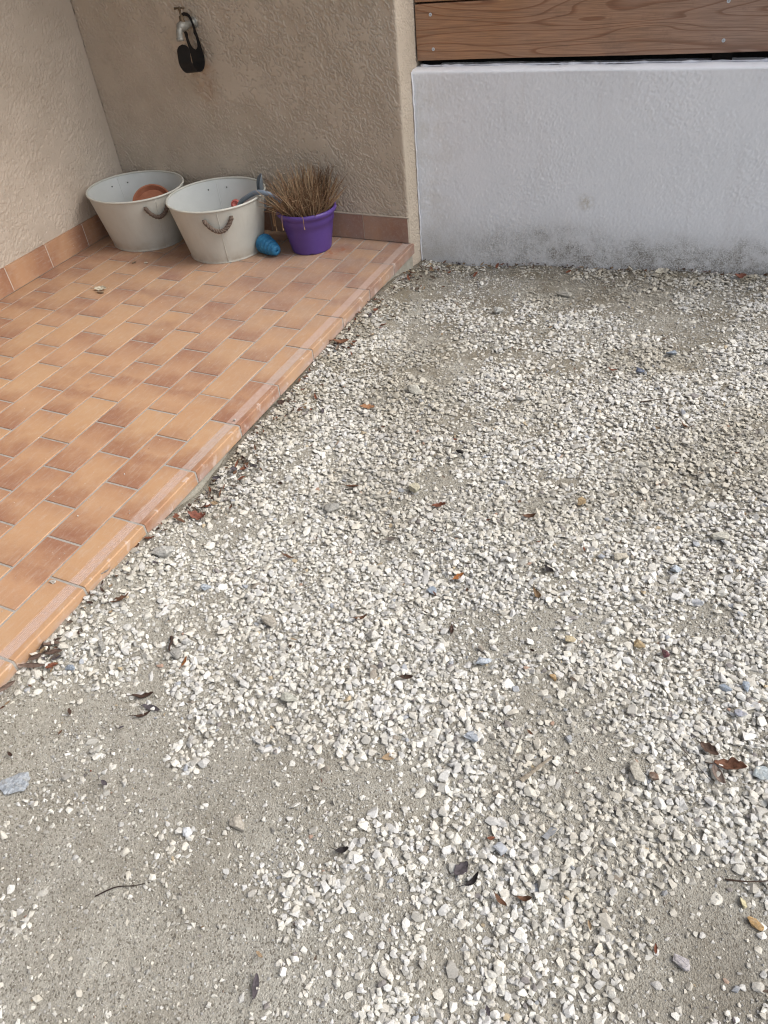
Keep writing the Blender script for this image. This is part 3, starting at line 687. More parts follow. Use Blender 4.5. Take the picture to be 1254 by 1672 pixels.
for i in range(150):      # snapped stems lying across the others, with shrivelled leaf remains
    A = rg_.uniform(0, 6.28); r_ = .11 * math.sqrt(rg_.random()); p = Vector((PX + r_ * math.cos(A), PY + r_ * math.sin(A), rg_.uniform(.185, .27)))
    B = rg_.uniform(0, 6.28); el = rg_.gauss(.2, .45); ln = rg_.uniform(.03, .09); d = Vector((math.cos(B) * math.cos(el), math.sin(B) * math.cos(el) * .7, math.sin(el))); e_ = p + d * ln; k_ = e_ + Vector((rg_.gauss(0, .015), rg_.gauss(0, .012), rg_.gauss(-.012, .012)))
    for v_ in (p, e_, k_): v_.y = min(v_.y, 2.468)
    w = rg_.uniform(.0008, .0016); gr.tube([p, (p + e_) / 2 + Vector((0, 0, .003)), e_, k_], [w, w, w * .8, w * .5], 4, tan_col(), cap=False)
    if rg_.random() < .5: gr.tube([k_, k_ + Vector((rg_.gauss(0, .004), rg_.gauss(0, .004), -.004)), k_ + Vector((rg_.gauss(0, .006), rg_.gauss(0, .003), -.010))], [.0008, .0026, .0006], 5, (.20, .13, .075))
# fine dark tips on the right-hand side
for i in range(60):
    p = Vector((PX + rg_.uniform(.06, .13), PY + rg_.uniform(-.03, .08), rg_.uniform(.26, .34))); pts = [Vector((PX + .08, PY + .03, .18)), p]
    for k in range(3): pts.append(pts[-1] + Vector((rg_.gauss(.004, .006), rg_.gauss(0, .005), rg_.uniform(.004, .014))))
    gr.tube(pts, [.0007, .0006, .0006, .0005, .0003], 3, (.12, .075, .045), cap=False)
# broken stems hanging over the rim
for A, ln in ((-2.6, .05), (-2.9, .085), (-2.3, .06), (-1.9, .04), (-2.75, .06), (-1.2, .03)):
    R0 = .10; p0 = Vector((PX + R0 * math.cos(A), PY + R0 * math.sin(A), .178)); p1 = Vector((PX + .133 * math.cos(A), PY + .133 * math.sin(A), .196)); p2 = Vector((PX + .150 * math.cos(A + .05), PY + .150 * math.sin(A + .05), .185)); p3 = p2 + Vector((.004 * math.cos(A), .004 * math.sin(A), -ln))
    gr.tube(spline([p0, p1, p2, p3], 4), .0013, 5, (.36, .22, .11)); gr.tube([p3, p3 - Vector((-.001, 0, .012))], [.0012, .0028], 5, (.42, .28, .15))
gr.build('dead_grass', M_STRAW, pot)
# ---------------------------------------------------------------- blue rubber dog toy
A0 = Vector((-.643, 2.236, .044)); A1 = Vector((-.545, 2.196, .0285)); d = (A1 - A0).normalized()
q = MB(); M = Matrix.Translation(A0 - d * .030) @ d.to_track_quat('Z', 'Y').to_matrix().to_4x4(); n = 64
pf = []; Lx = .124
env = lambda t: .044 * (math.sin(math.pi * min(1, (t + .03) / .62) ** .8 / 1.0) if t < .31 else 1) if t < .31 else .041 - .019 * ((t - .31) / .69) ** 1.8
for i in range(76):
    t = i / 75; e_ = env(t) if t > .31 else .044 * math.sqrt(max(0, 1 - ((.31 - t) / .31) ** 2)); groove = .0008 * math.sin(t * 2 * math.pi * 6.5)
    if .55 < t: groove += -.0025 * math.exp(-((t - .72) / .03) ** 2)
    r_ = max(0.0, e_ + groove * min(1, e_ / .02)); pf.append((r_, t * Lx))
pf[0] = (0.0, 0.0); rr_ = pf[-1][0]
pf += [(rr_ * .85, Lx + .0035), (rr_ * .5, Lx + .005), (.006, Lx + .0045), (.0052, Lx - .002), (.005, Lx - .03), (0, Lx - .03)]
q.lathe(pf, M, n); gb = grf(128, 128, 1.3, 1.3, 0, 9)
zz = min(v[2] for v in q.v)
q.v = [(v[0], v[1], v[2] - zz) for v in q.v]
tag(q.build('dog_toy', M_TOY, origin=(-.61, 2.235, 0), smooth=True), 'blue ridged cone-shaped rubber dog toy lying on the tiles before the pot', 'toy')

# ---------------------------------------------------------------- tap and strap
tx = -.955; tap = empty('wall_tap', (tx, 2.482, .868), 'old metal garden tap with small cross handle on the beige wall', 'tap')
q = MB(); RX = Matrix.Rotation(math.radians(90), 4, 'X')
q.lathe([(0, -.002), (.021, -.002), (.022, .003), (.017, .006), (.013, .007), (.013, .050), (.018, .054), (.020, .075), (.0175, .098), (.010, .106), (0, .107)], Matrix.Translation((tx, 2.482, .868)) @ RX, 28)
q.build('tap_body', M_METAL, tap, smooth=True)
q = MB(); q.tube(spline([(tx, 2.410, .868), (tx, 2.390, .865), (tx, 2.374, .852), (tx, 2.368, .828)], 5), [.0155, .0155, .015, .0145, .014, .0138, .0136, .0134, .0132, .0132, .0132, .0132, .0132, .0132, .0132, .0138], 18)
q.tube([(tx, 2.368, .834), (tx, 2.3675, .822)], [.0152, .0152], 18); q.build('spout', M_METAL, tap, smooth=True)
q = MB(); q.lathe([(.0135, 0), (.0135, .012), (.010, .014), (.010, .026), (.0085, .030), (.004, .031), (.004, .050), (.0055, .052), (.0055, .058), (0, .060)], Matrix.Translation((tx, 2.408, .874)), 24); bon = q.build('bonnet', M_BRASS, tap, smooth=True)
q = MB(); q.tube([(tx - .021, 2.404, .930), (tx - .008, 2.4075, .931), (tx + .008, 2.4085, .931), (tx + .021, 2.412, .930)], [.0052, .0030, .0030, .0052], 12); q.tube([(tx, 2.408, .920), (tx, 2.408, .936)], .005, 12); q.build('tap_handle', M_BRASS, bon, smooth=True)
# strap: flat rubber band with a long waisted slot, curled up at the lower end
def strap():
    path = []   # (y,z) centre line, tangent arclength
    ztop, zb = .912, .748; r_ = .047; yb = 2.455
    for z in np.linspace(ztop, zb, 40): path.append((yb + .012 * ((z - .74) / .17) ** 2 * -1 + .004, z))
    yb2 = path[-1][0]
    for a_ in np.linspace(0, math.pi, 22)[1:]: path.append((yb2 - r_ + r_ * math.cos(a_), zb - r_ * math.sin(a_) * 1.05))
    y_end = path[-1][0]
    for z in np.linspace(zb, zb + .060, 14)[1:]: path.append((y_end + .25 * (z - zb), z))
    path = [Vector((0, p[0], p[1])) for p in path]; s = [0]
    for a_, b2 in zip(path[:-1], path[1:]): s.append(s[-1] + (b2 - a_).length)
    Ltot = s[-1]; hw = .033; ct = []
    def halfw(sv):
        top = .026; w = hw * (.86 + .14 * min(1, sv / .1))
        if sv < top: w *= math.sqrt(max(0.0, 1 - ((top - sv) / top) ** 2)) 
        e_ = Ltot - sv
        if e_ < .028: w *= math.sqrt(max(0.0, 1 - ((.028 - e_) / .028) ** 2))
        return max(w, .0005)
    def slot(sv):
        a_, b2 = .013, .138
        if sv < a_ or sv > b2: return 0
        t = (sv - a_) / (b2 - a_); base_ = .0235 * (max(0, 1 - abs(2 * t - 1) ** 5)) ** .5
        return base_ * (1 - .22 * math.exp(-((t - .52) / .07) ** 2) - .2 * t)
    q = MB(); NT = 6
    for side in (-1, 1):
        V = []
        for lay in (0, 1):
            for i, p in enumerate(path):
                t = (path[min(i + 1, len(path) - 1)] - path[max(i - 1, 0)]).normalized(); nn_ = Vector((1, 0, 0)).cross(t); w = halfw(s[i]); h_ = min(slot(s[i]), w * .8)
                for k in range(NT + 1):
                    u = h_ + (w - h_) * k / NT; xx = tx - .012 + side * u + .02 * (path[0].z - p.z) * 0
                    V.append(Vector((xx, p.y, p.z)) + nn_ * (.0014 if lay else -.0014))
        m = NT + 1; N = len(path); tot = N * m; Fq = []
        for i in range(N - 1):
            for k in range(NT):
                a0 = i * m + k; Fq.append((a0, a0 + 1, a0 + m + 1, a0 + m)); Fq.append((tot + a0, tot + a0 + m, tot + a0 + m + 1, tot + a0 + 1))
            a0 = i * m + NT; Fq.append((a0, tot + a0, tot + a0 + m, a0 + m)); 
            if slot(s[i]) > 0 or slot(s[i + 1]) > 0: a0 = i * m; Fq.append((a0, a0 + m, tot + a0 + m, tot + a0))
        for k in range(NT): Fq.append((k, k + 1, tot + k + 1, tot + k)); b0 = (N - 1) * m + k; Fq.append((b0, tot + b0, tot + b0 + 1, b0 + 1))
        q.add(V, Fq)
    return q
q = strap(); R_ = Matrix.Translation((tx, 2.45, .9)) @ Matrix.Rotation(math.radians(-5), 4, 'Y') @ Matrix.Translation((-tx, -2.45, -.9)); q.v = [tuple(R_ @ Vector(v)) for v in q.v]
tag(q.build('hose_holder', M_BLACK, origin=(tx, 2.45, .9), smooth=False), 'black rubber strap with slot and curled end hanging from the tap', 'holder')

# ---------------------------------------------------------------- stones
def hull(pts):
    bm = bmesh.new(); [bm.verts.new(p) for p in pts]; r = bmesh.ops.convex_hull(bm, input=bm.verts)
    bmesh.ops.delete(bm, geom=[v for v in bm.verts if not v.link_faces], context='VERTS'); bm.verts.ensure_lookup_table(); bmesh.ops.triangulate(bm, faces=bm.faces)
    V = np.array([v.co[:] for v in bm.verts]); F = np.array([[v.index for v in f.verts] for f in bm.faces]); 
    bm.verts.index_update(); F = np.array([[v.index for v in f.verts] for f in bm.faces]); V = np.array([v.co[:] for v in bm.verts]); bm.free(); return V, F
def pebble(n, rr, p=2.0, jit=.22, sc_=(1.25, .9, .62)):
    P = []
    for i in range(n):
        v = rr.standard_normal(3); v /= (np.abs(v) ** p).sum() ** (1 / p); v *= 1 + rr.uniform(-jit, jit * .4); P.append(v * np.array(sc_))
    return hull(P)
rr = np.random.default_rng(5)
LIB = [pebble(int(rr.integers(11, 19)), rr, rr.uniform(1.8, 3.6), .19, (rr.uniform(1.0, 1.4), rr.uniform(.78, 1.05), rr.uniform(.38, .62))) for _ in range(44)]
LIBF = [pebble(int(rr.integers(7, 10)), rr, 2, .2, (1.2, .9, .7)) for _ in range(12)]
PATCH = [((.28, -.36), (.2, .08), (.1, -.12), .85), ((.35, -.22), (.42, .17), (.213, -.246), .94), ((.54, -.47), (.339, .143), (.099, -.108), .9), ((.68, -.08), (.2, .08), (.087, -.138), .66),
 ((.82, -.31), (.204, .085), (.081, -.129), .74), ((.17, -.06), (.219, .097), (.061, -.071), .8), ((.92, .07), (.129, .051), (.033, -.072), .6),
 ((.15, .69), (.155, .06), (.074, -.114), .5), ((.19, .3), (.178, .075), (.071, -.098), .45), ((1.01, .55), (.165, .061), (.02, -.062), .8),
 ((1.45, .75), (.119, .043), (.006, -.048), .5), ((1.2, .39), (.087, .033), (.016, -.061), .6), ((1.34, .28), (.102, .04), (.016, -.079), .6),
 ((1.52, .05), (.135, .056), (.016, -.119), .8), ((1.59, -.03), (.181, .076), (.009, -.091), .85), ((1.17, -.18), (.058, .024), (.019, -.052), .6),
 ((.5, 2.41), (.432, .087), (.073, -.243), .85), ((1.23, 2.23), (.276, .065), (.02, -.149), .8), ((.55, 1.71), (.213, .063), (.056, -.162), .6),
 ((.85, 1.8), (.124, .036), (.021, -.084), .6), ((.36, 1.87), (.138, .04), (.073, -.189), .55), ((.07, 2.2), (.114, .135), (.06, -.142), .4), ((1.37, 2.51), (.22, .042), (.012, -.135), .65),
 ((1.1, 1.35), (.12, .04), (.02, -.07), .5), ((1.35, 1.28), (.12, .04), (.02, -.06), .45), ((.62, 1.33), (.1, .03), (.02, -.06), .35), ((.62, 2.0), (.2, .06), (.02, -.07), .5)]
def density(x, y):
    D = np.ones_like(x)
    for c_, A, B, s_ in PATCH:
        M_ = np.linalg.inv(np.array([[A[0], B[0]], [A[1], B[1]]])); dx = x - c_[0]; dy = y - c_[1]
        a_ = M_[0, 0] * dx + M_[0, 1] * dy; b_ = M_[1, 0] * dx + M_[1, 1] * dy; r2 = a_ * a_ + b_ * b_
        D *= 1 - s_ * .93 * (1 - sstep(.35, 1.5, np.sqrt(r2) + .26 * sample(G3, x * 1.3 + 9, y * 1.3 + 9, .01)))
    nz_ = .17 * sample(G3, x + 2, y + 2, .006) + .13 * sample(G4, x + 2, y + 2, .01) + .15 * sample(G3, x + 4, y + 1, .0025)
    D = D * (1 + nz_ * .8) + .22 * nz_ * (.25 + D * .75)
    return np.clip(D, 0.02, 1)
STC = np.array([[.73, .71, .64], [.70, .68, .61], [.79, .775, .72], [.63, .60, .53], [.68, .67, .64], [.52, .50, .45], [.71, .675, .59], [.58, .57, .54]])
def stone_colors(n, r):
    c = STC[r.integers(0, len(STC), n)] * r.uniform(.88, 1.06, (n, 1))
    k = r.random(n); odd = [(.978, (.44, .46, .49)), (.985, (.34, .30, .25)), (.991, (.50, .41, .28)), (.994, (.24, .22, .21)), (.9985, (.42, .29, .22))]
    for th_, cc in odd: c[k > th_] = np.array(cc) * r.uniform(.8, 1.15)
    c[(k > .86) & (k < .93)] *= .74
    return np.clip(c, 0, .86)
def scatter(x, y, z, rad, lib, cols, r, tilt=.24, flat=None):
    N = len(x); kind = r.integers(0, len(lib), N); Vs = []; Fs = []; Cs = []; base = 0
    for k, (v0, f0) in enumerate(lib):
        I = np.where(kind == k)[0]
        if not len(I): continue
        n = len(I); yaw = r.uniform(0, 2 * np.pi, n); tx_ = r.normal(0, tilt, n); ty_ = r.normal(0, tilt, n); fl = np.where(r.random(n) < .5, 1, -1)
        v = np.repeat(v0[None], n, 0) * (rad[I][:, None, None]) * np.stack([np.ones(n), r.uniform(.85, 1.15, n), r.uniform(.85, 1.15, n) * fl], -1)[:, None, :]
        y1 = v[..., 1] * np.cos(tx_)[:, None] - v[..., 2] * np.sin(tx_)[:, None]; z1 = v[..., 1] * np.sin(tx_)[:, None] + v[..., 2] * np.cos(tx_)[:, None]
        x1 = v[..., 0] * np.cos(ty_)[:, None] + z1 * np.sin(ty_)[:, None]; z2 = -v[..., 0] * np.sin(ty_)[:, None] + z1 * np.cos(ty_)[:, None]
        X_ = x1 * np.cos(yaw)[:, None] - y1 * np.sin(yaw)[:, None] + x[I][:, None]; Y_ = x1 * np.sin(yaw)[:, None] + y1 * np.cos(yaw)[:, None] + y[I][:, None]
        zmin = z2.min(1, keepdims=True); Z_ = z2 - zmin + z[I][:, None] - .22 * rad[I][:, None]
        Vs.append(np.stack([X_, Y_, Z_], -1).reshape(-1, 3)); fb = np.where(fl > 0, 1, 0)
        ff = np.repeat(f0[None], n, 0); ff[fl < 0] = ff[fl < 0][:, :, ::-1]
        Fs.append((ff + (np.arange(n) * len(v0))[:, None, None] + base).reshape(-1, 3)); Cs.append(np.repeat(cols[I], len(v0), 0)); base += n * len(v0)
    return np.concatenate(Vs), np.concatenate(Fs), np.concatenate(Cs)
def inside(x, y, m=.004): return (x > m) & (y < wall_y(x) - m)
def grid_pts(p, x0, x1, y0, y1, r):
    gx_ = np.arange(x0, x1, p); gy_ = np.arange(y0, y1, p); A, B = np.meshgrid(gx_, gy_)
    return (A + r.uniform(-.5, .5, A.shape) * p).ravel(), (B + r.uniform(-.5, .5, A.shape) * p).ravel()
r = np.random.default_rng(77)
x, y = grid_pts(.0103, .0, 1.98, -.85, 2.80, r); D = density(x, y); keep = inside(x, y, .007) & (r.random(len(x)) < D * .93); x, y, D = x[keep], y[keep], D[keep]
rad = np.clip(np.exp(r.normal(math.log(.0053), .36, len(x))), .0033, .0135); rad[r.random(len(x)) < .01] *= 1.35; rad = np.minimum(rad, .0125) * np.where(D < .4, .82, 1)
a1 = (x, y, gz(x, y) + r.uniform(-.0022, .0006, len(x)), rad)
x, y = grid_pts(.0150, .0, 1.98, -.85, 2.80, r); D = density(x, y); keep = inside(x, y, .009) & (r.random(len(x)) < np.clip(D * 1.3 - .55, 0, 1)); x, y = x[keep], y[keep]
rad = np.clip(np.exp(r.normal(math.log(.0059), .30, len(x))), .0035, .0120)
a2 = (x, y, gz(x, y) + r.uniform(.002, .0048, len(x)), rad)
X_, Y_, Z_, R_2 = [np.concatenate(t) for t in zip(a1, a2)]
def soiled(x, y, c):      # stones near the terrace edge and the wall foot carry soil
    k = np.maximum(np.exp(-(x / .15) ** 2) * np.interp(y, [.3, .8], [.3, 1]), sstep(2.40, 2.62, y)) * np.clip(.5 + .35 * sample(G3, x + 6, y + 2, .004), 0, 1)
    k2 = (.35 + .25 * sstep(.8, 1.6, y)) * sstep(.2, 1.6, sample(G4, x + 5, y + 3, .006)); k = np.maximum(k, k2)[:, None]
    return c * (1 - k * np.array([.38, .42, .50]))
V, F, Cc = scatter(X_, Y_, Z_, R_2, LIB, soiled(X_, Y_, stone_colors(len(X_), r)), r)
print('stones', len(X_), 'tris', len(F))
tag(mesh('gravel', V, F, M_GRAVEL, col=Cc, origin=(.9, .9, -.09)), 'pale cream crushed gravel over the bare ground', kind='stuff')
x, y = grid_pts(.0105, .0, 1.95, -.85, 2.78, r); D = density(x, y); keep = inside(x, y, .004) & (r.random(len(x)) < .22 + .75 * sstep(-.8, 1.2, sample(G3, x + 3, y + 5, .007) + .5 * sample(G4, x + 1, y + 8, .01))); x, y = x[keep], y[keep]
rad = np.clip(np.exp(r.normal(math.log(.0028), .36, len(x))), .0015, .0065)
mid = (x, y, gz(x, y), rad); mc = soiled(x, y, stone_colors(len(x), r) * r.uniform(.7, 1.0, (len(x), 1)))
# grit: small chips everywhere between the stones
x, y = grid_pts(.0078, .0, 1.95, -.85, 2.78, r); D = density(x, y); keep = inside(x, y, .003) & (r.random(len(x)) < (.25 + .75 * sstep(-1.2, .8, sample(G3, x + 7, y + 1, .006)))); x, y = x[keep], y[keep]
rad = np.clip(np.exp(r.normal(math.log(.0016), .38, len(x))), .0008, .0042)
gc = stone_colors(len(x), r) * r.uniform(.55, 1.0, (len(x), 1)); gc = soiled(x, y, gc)
V, F, Cc = scatter(x, y, gz(x, y), rad, LIBF, gc, r, .5); print('grit', len(x), len(F))
V2_, F2_, C2_ = scatter(mid[0], mid[1], mid[2], mid[3], LIBF + LIB[:10], mc, r, .5); F = np.concatenate([F, F2_ + len(V)]); V = np.concatenate([V, V2_]); Cc = np.concatenate([Cc, C2_]); print('mid', len(mid[0]))
tx2 = -np.abs(r.normal(0, .30, 150)) - .004; ty2 = r.uniform(-.4, 2.35, 150); k_ = tx2 > -1.5; tx2, ty2 = tx2[k_], ty2[k_]
V3_, F3_, C3_ = scatter(tx2, ty2, np.full(len(tx2), .0006), np.clip(np.exp(r.normal(math.log(.0013), .45, len(tx2))), .0006, .0035), LIBF, stone_colors(len(tx2), r) * .85, r, .4); F = np.concatenate([F, F3_ + len(V)]); V = np.concatenate([V, V3_]); Cc = np.concatenate([Cc, C3_])
tag(mesh('grit', V, F, M_GRAVEL, col=Cc, origin=(.9, .9, -.09)), 'fine pale stone chips lying in the dirt between the gravel', kind='stuff')

def rock(name, x, y, z, rad, col, label, cat='stone', shape=(1.2, .85, .5), yaw=0., n=13, rough_=.06, seed=0, tilt=(0, 0), group=None):
    r_ = np.random.default_rng(seed + 100); v, f = pebble(n, r_, 3.4, .24, shape); bm = bmesh.new(); vs = [bm.verts.new(p) for p in v]
    for t in f: bm.faces.new([vs[i] for i in t])
    bmesh.ops.bevel(bm, geom=list(bm.edges), offset=.035, segments=1, affect='EDGES', clamp_overlap=True)
    bmesh.ops.triangulate(bm, faces=bm.faces); bmesh.ops.subdivide_edges(bm, edges=[e for e in bm.edges if e.calc_length() > .18], cuts=2, use_grid_fill=True); bmesh.ops.triangulate(bm, faces=bm.faces)
    bm.normal_update(); gn = grf(64, 64, 1.6, 1.6, 0, seed + 3)
    M_ = Matrix.Translation((x, y, z)) @ Matrix.Rotation(yaw, 4, 'Z') @ Matrix.Rotation(tilt[0], 4, 'X') @ Matrix.Rotation(tilt[1], 4, 'Y') @ Matrix.Scale(rad, 4)
    for w in bm.verts:
        k = gn[int(abs(w.co.x * 17 + w.co.z * 9)) % 64, int(abs(w.co.y * 19 + w.co.z * 7 + 11)) % 64]; w.co += w.normal * (rough_ * .5 * k)
    V = np.array([(M_ @ w.co)[:] for w in bm.verts]); bm.verts.index_update(); F = np.array([[w.index for w in t.verts] for t in bm.faces]); bm.free()
    V[:, 2] += (z - .15 * rad * shape[2]) - V[:, 2].min()
    cc = np.tile(np.array(col), (len(V), 1)) * np.random.default_rng(seed).uniform(.93, 1.07, (len(V), 1))
    return tag(mesh(name, V, F, M_ROCK, col=cc, origin=(x, y, z)), label, cat, group)
GR = (.36, .35, .32); BL = (.33, .38, .44); CR_ = (.60, .57, .48); TN = (.46, .31, .16); BG = (.48, .44, .37); PB = (.48, .53, .58)
STONES = [
 (.186, -.216, .030, (.42, .45, .48), 'large rough blue-grey chunk of stone lying alone on bare dirt at far left', (1.25, .72, .42), .75),
 (.422, .819, .026, GR, 'flat grey angular stone right of the terrace edge, largest in mid gravel', (1.15, .8, .32), .3),
 (.627, .963, .020, (.55, .51, .38), 'yellowish cream stone above the red-brown leaf in mid gravel', (1, .9, .6), 1.),
 (.682, -.104, .019, BG, 'beige stone with rounded corners alone on bare dirt below centre left', (1.2, .95, .4), .3),
 (.637, .187, .018, (.50, .50, .43), 'smooth pale grey-green flat stone just right of the dark leaf cluster', (1.2, .85, .4), .2),
 (.473, .368, .021, BG, 'beige-grey angular stone above the grey-green flat stone', (1.2, .9, .45), -.4),
 (.092, .459, .030, (.50, .49, .45), 'large pale rock resting in gravel close beside the tiled edge', (1.25, .75, .45), .3),
 (.139, .135, .017, GR, 'upright triangular grey stone near the bottom of the terrace edge', (.8, .5, 1.0), 2.3),
 (.107, .055, .0135, BL, 'small blue slate chip on dirt near the bottom of the terrace edge', (1.25, .7, .35), .1),
 (.252, .407, .0145, PB, 'pale blue stone among the gravel right of the curled leaves', (1.3, .9, .45), .2),
 (.311, .196, .0165, GR, 'grey flat stone touching the dark bark curl', (1.1, .8, .4), -.5),
 (1.382, .894, .0155, PB, 'blue and white stone in gravel near the right, below two beige stones', (1, .9, .6), .7),
 (1.528, .557, .012, BL, 'left one of two small blue slate chips near the right border', (1.3, .8, .4), .1),
 (1.571, .575, .012, BL, 'right one of two small blue slate chips near the right border', (.8, 1.3, .45), .4),
 (1.565, .502, .0135, (.40, .41, .46), 'grey-violet stone just below the two blue slate chips', (1.2, .8, .5), .3),
 (1.617, .376, .018, (.42, .47, .48), 'flat blue-grey stone beside the big brown leaf at the right border', (1.1, .9, .4), .6),
 (1.056, .24, .0155, (.42, .45, .49), 'rough bluish stone in dense gravel left of the pale wood splinter', (1.1, .85, .5), .1),
 (1.016, .44, .017, PB, 'pale blue-white stone above a black pebble in dense gravel', (1.2, .8, .5), .5),
 (1.175, .456, .0105, TN, 'round mustard-tan pebble in dense gravel right of the blue-white stone', (1, .95, .7), 0.),
 (1.389, .289, .020, (.47, .44, .37), 'flat pointed beige flake at the edge of the bare patch', (.7, 1.3, .25), .5),
 (1.423, .29, .0105, (.20, .13, .095), 'small dark brown pebble right of the pointed beige flake', (1, .9, .6), .2),
 (1.63, .087, .0115, (.52, .34, .16), 'orange-tan oval pebble at the lower right border', (1.4, .8, .6), -.5),
 (1.61, .117, .0105, (.56, .50, .32), 'pale yellow flat pebble just above the orange-tan oval one', (.8, 1.2, .5), .2),
 (1.523, -.023, .014, (.47, .44, .44), 'pinkish grey stone alone in the damp bare dirt at lower right', (1.3, .85, .5), -.3),
 (1.099, 1.058, .013, (.52, .38, .22), 'round tan pebble perched on dark soil in the middle gravel', (1, .9, .9), 0.),
 (1.243, .887, .0175, (.55, .50, .40), 'broad beige stone between the tan pebble and the blue and white stone', (1.1, .9, .5), .4),
 (1.47, 1.046, .020, (.56, .54, .46), 'long pale cream stone at right of the middle gravel', (1.4, .7, .5), .4),
 (1.187, .574, .012, (.55, .46, .30), 'yellow-tan flat pebble below the small bare patch', (1.2, .8, .45), .2),
 (1.334, .614, .0145, (.50, .38, .22), 'brown and tan stone left of the maroon pebble', (1.4, .7, .5), -.4),
 (1.395, .606, .0115, (.15, .06, .07), 'dark maroon pebble in the right-hand gravel', (1, .9, .8), .2),
 (1.444, .796, .0125, (.72, .74, .76), 'bright white angular stone in the right-hand gravel', (1.1, .9, .6), .3),
 (.814, .612, .0155, BL, 'triangular blue-grey flake lower left of the orange leaf', (1.2, .9, .3), .5),
 (.694, 1.169, .013, (.02, .02, .02), 'small jet-black pebble in pale gravel above the yellowish stone', (1.2, .8, .5), .1),
 (.721, 2.371, .026, (.42, .40, .35), 'grey-beige flat stone in bare dirt near the white wall', (1.3, .7, .4), .1),
 (.512, 2.131, .022, (.60, .60, .56), 'pale pointed stone with grey chips near the back of the gravel', (1, .8, .7), .4),
 (.783, 1.513, .017, (.62, .61, .57), 'rounded whitish stone in the back gravel', (1.1, .8, .5), .2),
 (1.207, 1.959, .0175, BL, 'oval blue-grey pebble at back right', (1.3, .8, .5), .2),
 (1.127, 1.798, .014, (.17, .20, .27), 'small dark blue stone at back right', (1.2, .9, .6), .1),
 (.422, 1.46, .027, (.60, .58, .50), 'big cream stone near the terrace in the back half of the gravel', (1.3, .8, .5), -.5),
 (.594, -.16, .0115, (.68, .70, .72), 'bright white square stone left of the beige one on bare dirt', (1, .95, .7), .1),
 (.741, .421, .0165, (.62, .60, .55), 'chunky cream-white stone beside the small brown curled leaf in mid gravel', (1.1, .9, .7), .6),
]
for i, (x_, y_, rad_, col_, lab, shp, yaw) in enumerate(STONES):
    d_ = float(density(np.array([x_]), np.array([y_]))[0]); z_ = float(gz(x_, y_)) + (.008 if d_ > .55 else .001)
    rock('stone', x_, y_, z_, rad_, col_, lab, shape=shp, yaw=yaw, seed=i, rough_=.12 if i in (0, 6, 16) else .05)
rock('pebble', -.093, .237, .0004, .0085, (.52, .48, .42), 'small grey pebble lying on an edge tile at the bottom left', 'pebble', (1.1, .85, .6), .4, seed=90)
rock('pebble', -1.154, 1.998, .0004, .0075, (.60, .55, .46), 'tiny cream pebble on the floor tiles in front of the corner tub', 'pebble', (1.2, .8, .5), .4, seed=91)
rock('pebble', -.030, 1.02, .0008, .006, (.56, .52, .46), 'tiny grey chip lying on an edge tile at mid terrace', 'pebble', (1.1, .85, .6), 1.4, seed=92)

# ---------------------------------------------------------------- leaves and twigs
def leaf(x, y, z, ln, w, yaw, col, label, kind='lance', curl=.5, bend=.2, tilt=0., roll=0., seed=0, stem=True, group=None, cat='leaf', build=True):
    r_ = random.Random(seed); nu_, nv_ = 22, 8; V = []; C_ = []
    for lay in (0, 1):
        for i in range(nu_ + 1):
            u = i / nu_; prof_ = math.sin(math.pi * min(1, u * .96 + .02)) ** .75
            if kind == 'lobed': prof_ *= .62 + .38 * abs(math.cos(u * math.pi * 3.1 + .4)) 
            if kind == 'broad': prof_ *= 1 + .12 * math.sin(u * 21)
            for k in range(nv_ + 1):
                v = 2 * k / nv_ - 1; hw_ = w * prof_ * (1 + .08 * math.sin(7 * u + seed + 2 * v)); ang_ = v * curl * 1.3
                rr2 = hw_ / max(curl * 1.3, .05); xx = (u - .5) * ln; yy = math.sin(ang_) * rr2; zz = (1 - math.cos(ang_)) * rr2
                zz += bend * ln * (4 * (u - .5) ** 2) + .10 * w * math.sin(9 * u + seed) * abs(v) + .05 * w * math.sin(17 * u + 5 * v + seed); yy += .12 * ln * math.sin(2.2 * u + seed) * .5
                V.append(Vector((xx, yy, zz - lay * .0005)))
                sh = 1 + .25 * math.sin(seed * 3 + u * 9 + v * 4) * .5; mid = .75 if abs(v) < .13 else 1
                C_.append(tuple(c_ * sh * mid for c_ in col))
    m = nv_ + 1; tot = (nu_ + 1) * m; Fq = []
    for i in range(nu_):
        for k in range(nv_):
            a0 = i * m + k; Fq.append((a0, a0 + m, a0 + m + 1, a0 + 1)); Fq.append((tot + a0, tot + a0 + 1, tot + a0 + m + 1, tot + a0 + m))
    bd = [k for k in range(m)] + [i * m + nv_ for i in range(1, nu_ + 1)] + [nu_ * m + k for k in range(nv_ - 1, -1, -1)] + [i * m for i in range(nu_ - 1, 0, -1)]
    for i in range(len(bd)): p_, q_ = bd[i], bd[(i + 1) % len(bd)]; Fq.append((p_, q_, tot + q_, tot + p_))
    M_ = Matrix.Translation((x, y, z)) @ Matrix.Rotation(yaw, 4, 'Z') @ Matrix.Rotation(tilt, 4, 'Y') @ Matrix.Rotation(roll, 4, 'X')
    q = MB(); q.add(V, Fq); q.c = C_
    if stem: q.tube([(-ln * .48, 0, bend * ln * .9), (-ln * .62, .002, bend * ln), (-ln * .78, .004, bend * ln * .9)], [.0009, .0007, .0006], 5, tuple(c_ * .6 for c_ in col))
    q.v = [tuple(M_ @ Vector(v)) for v in q.v]; zm = min(v[2] for v in q.v); q.v = [(v[0], v[1], v[2] - zm + z) for v in q.v]
    if not build: return q
    o = q.build('dry_leaf' if cat == 'leaf' else 'bark_flake', M_LEAF, origin=(x, y, z), smooth=True); return tag(o, label, cat, group)
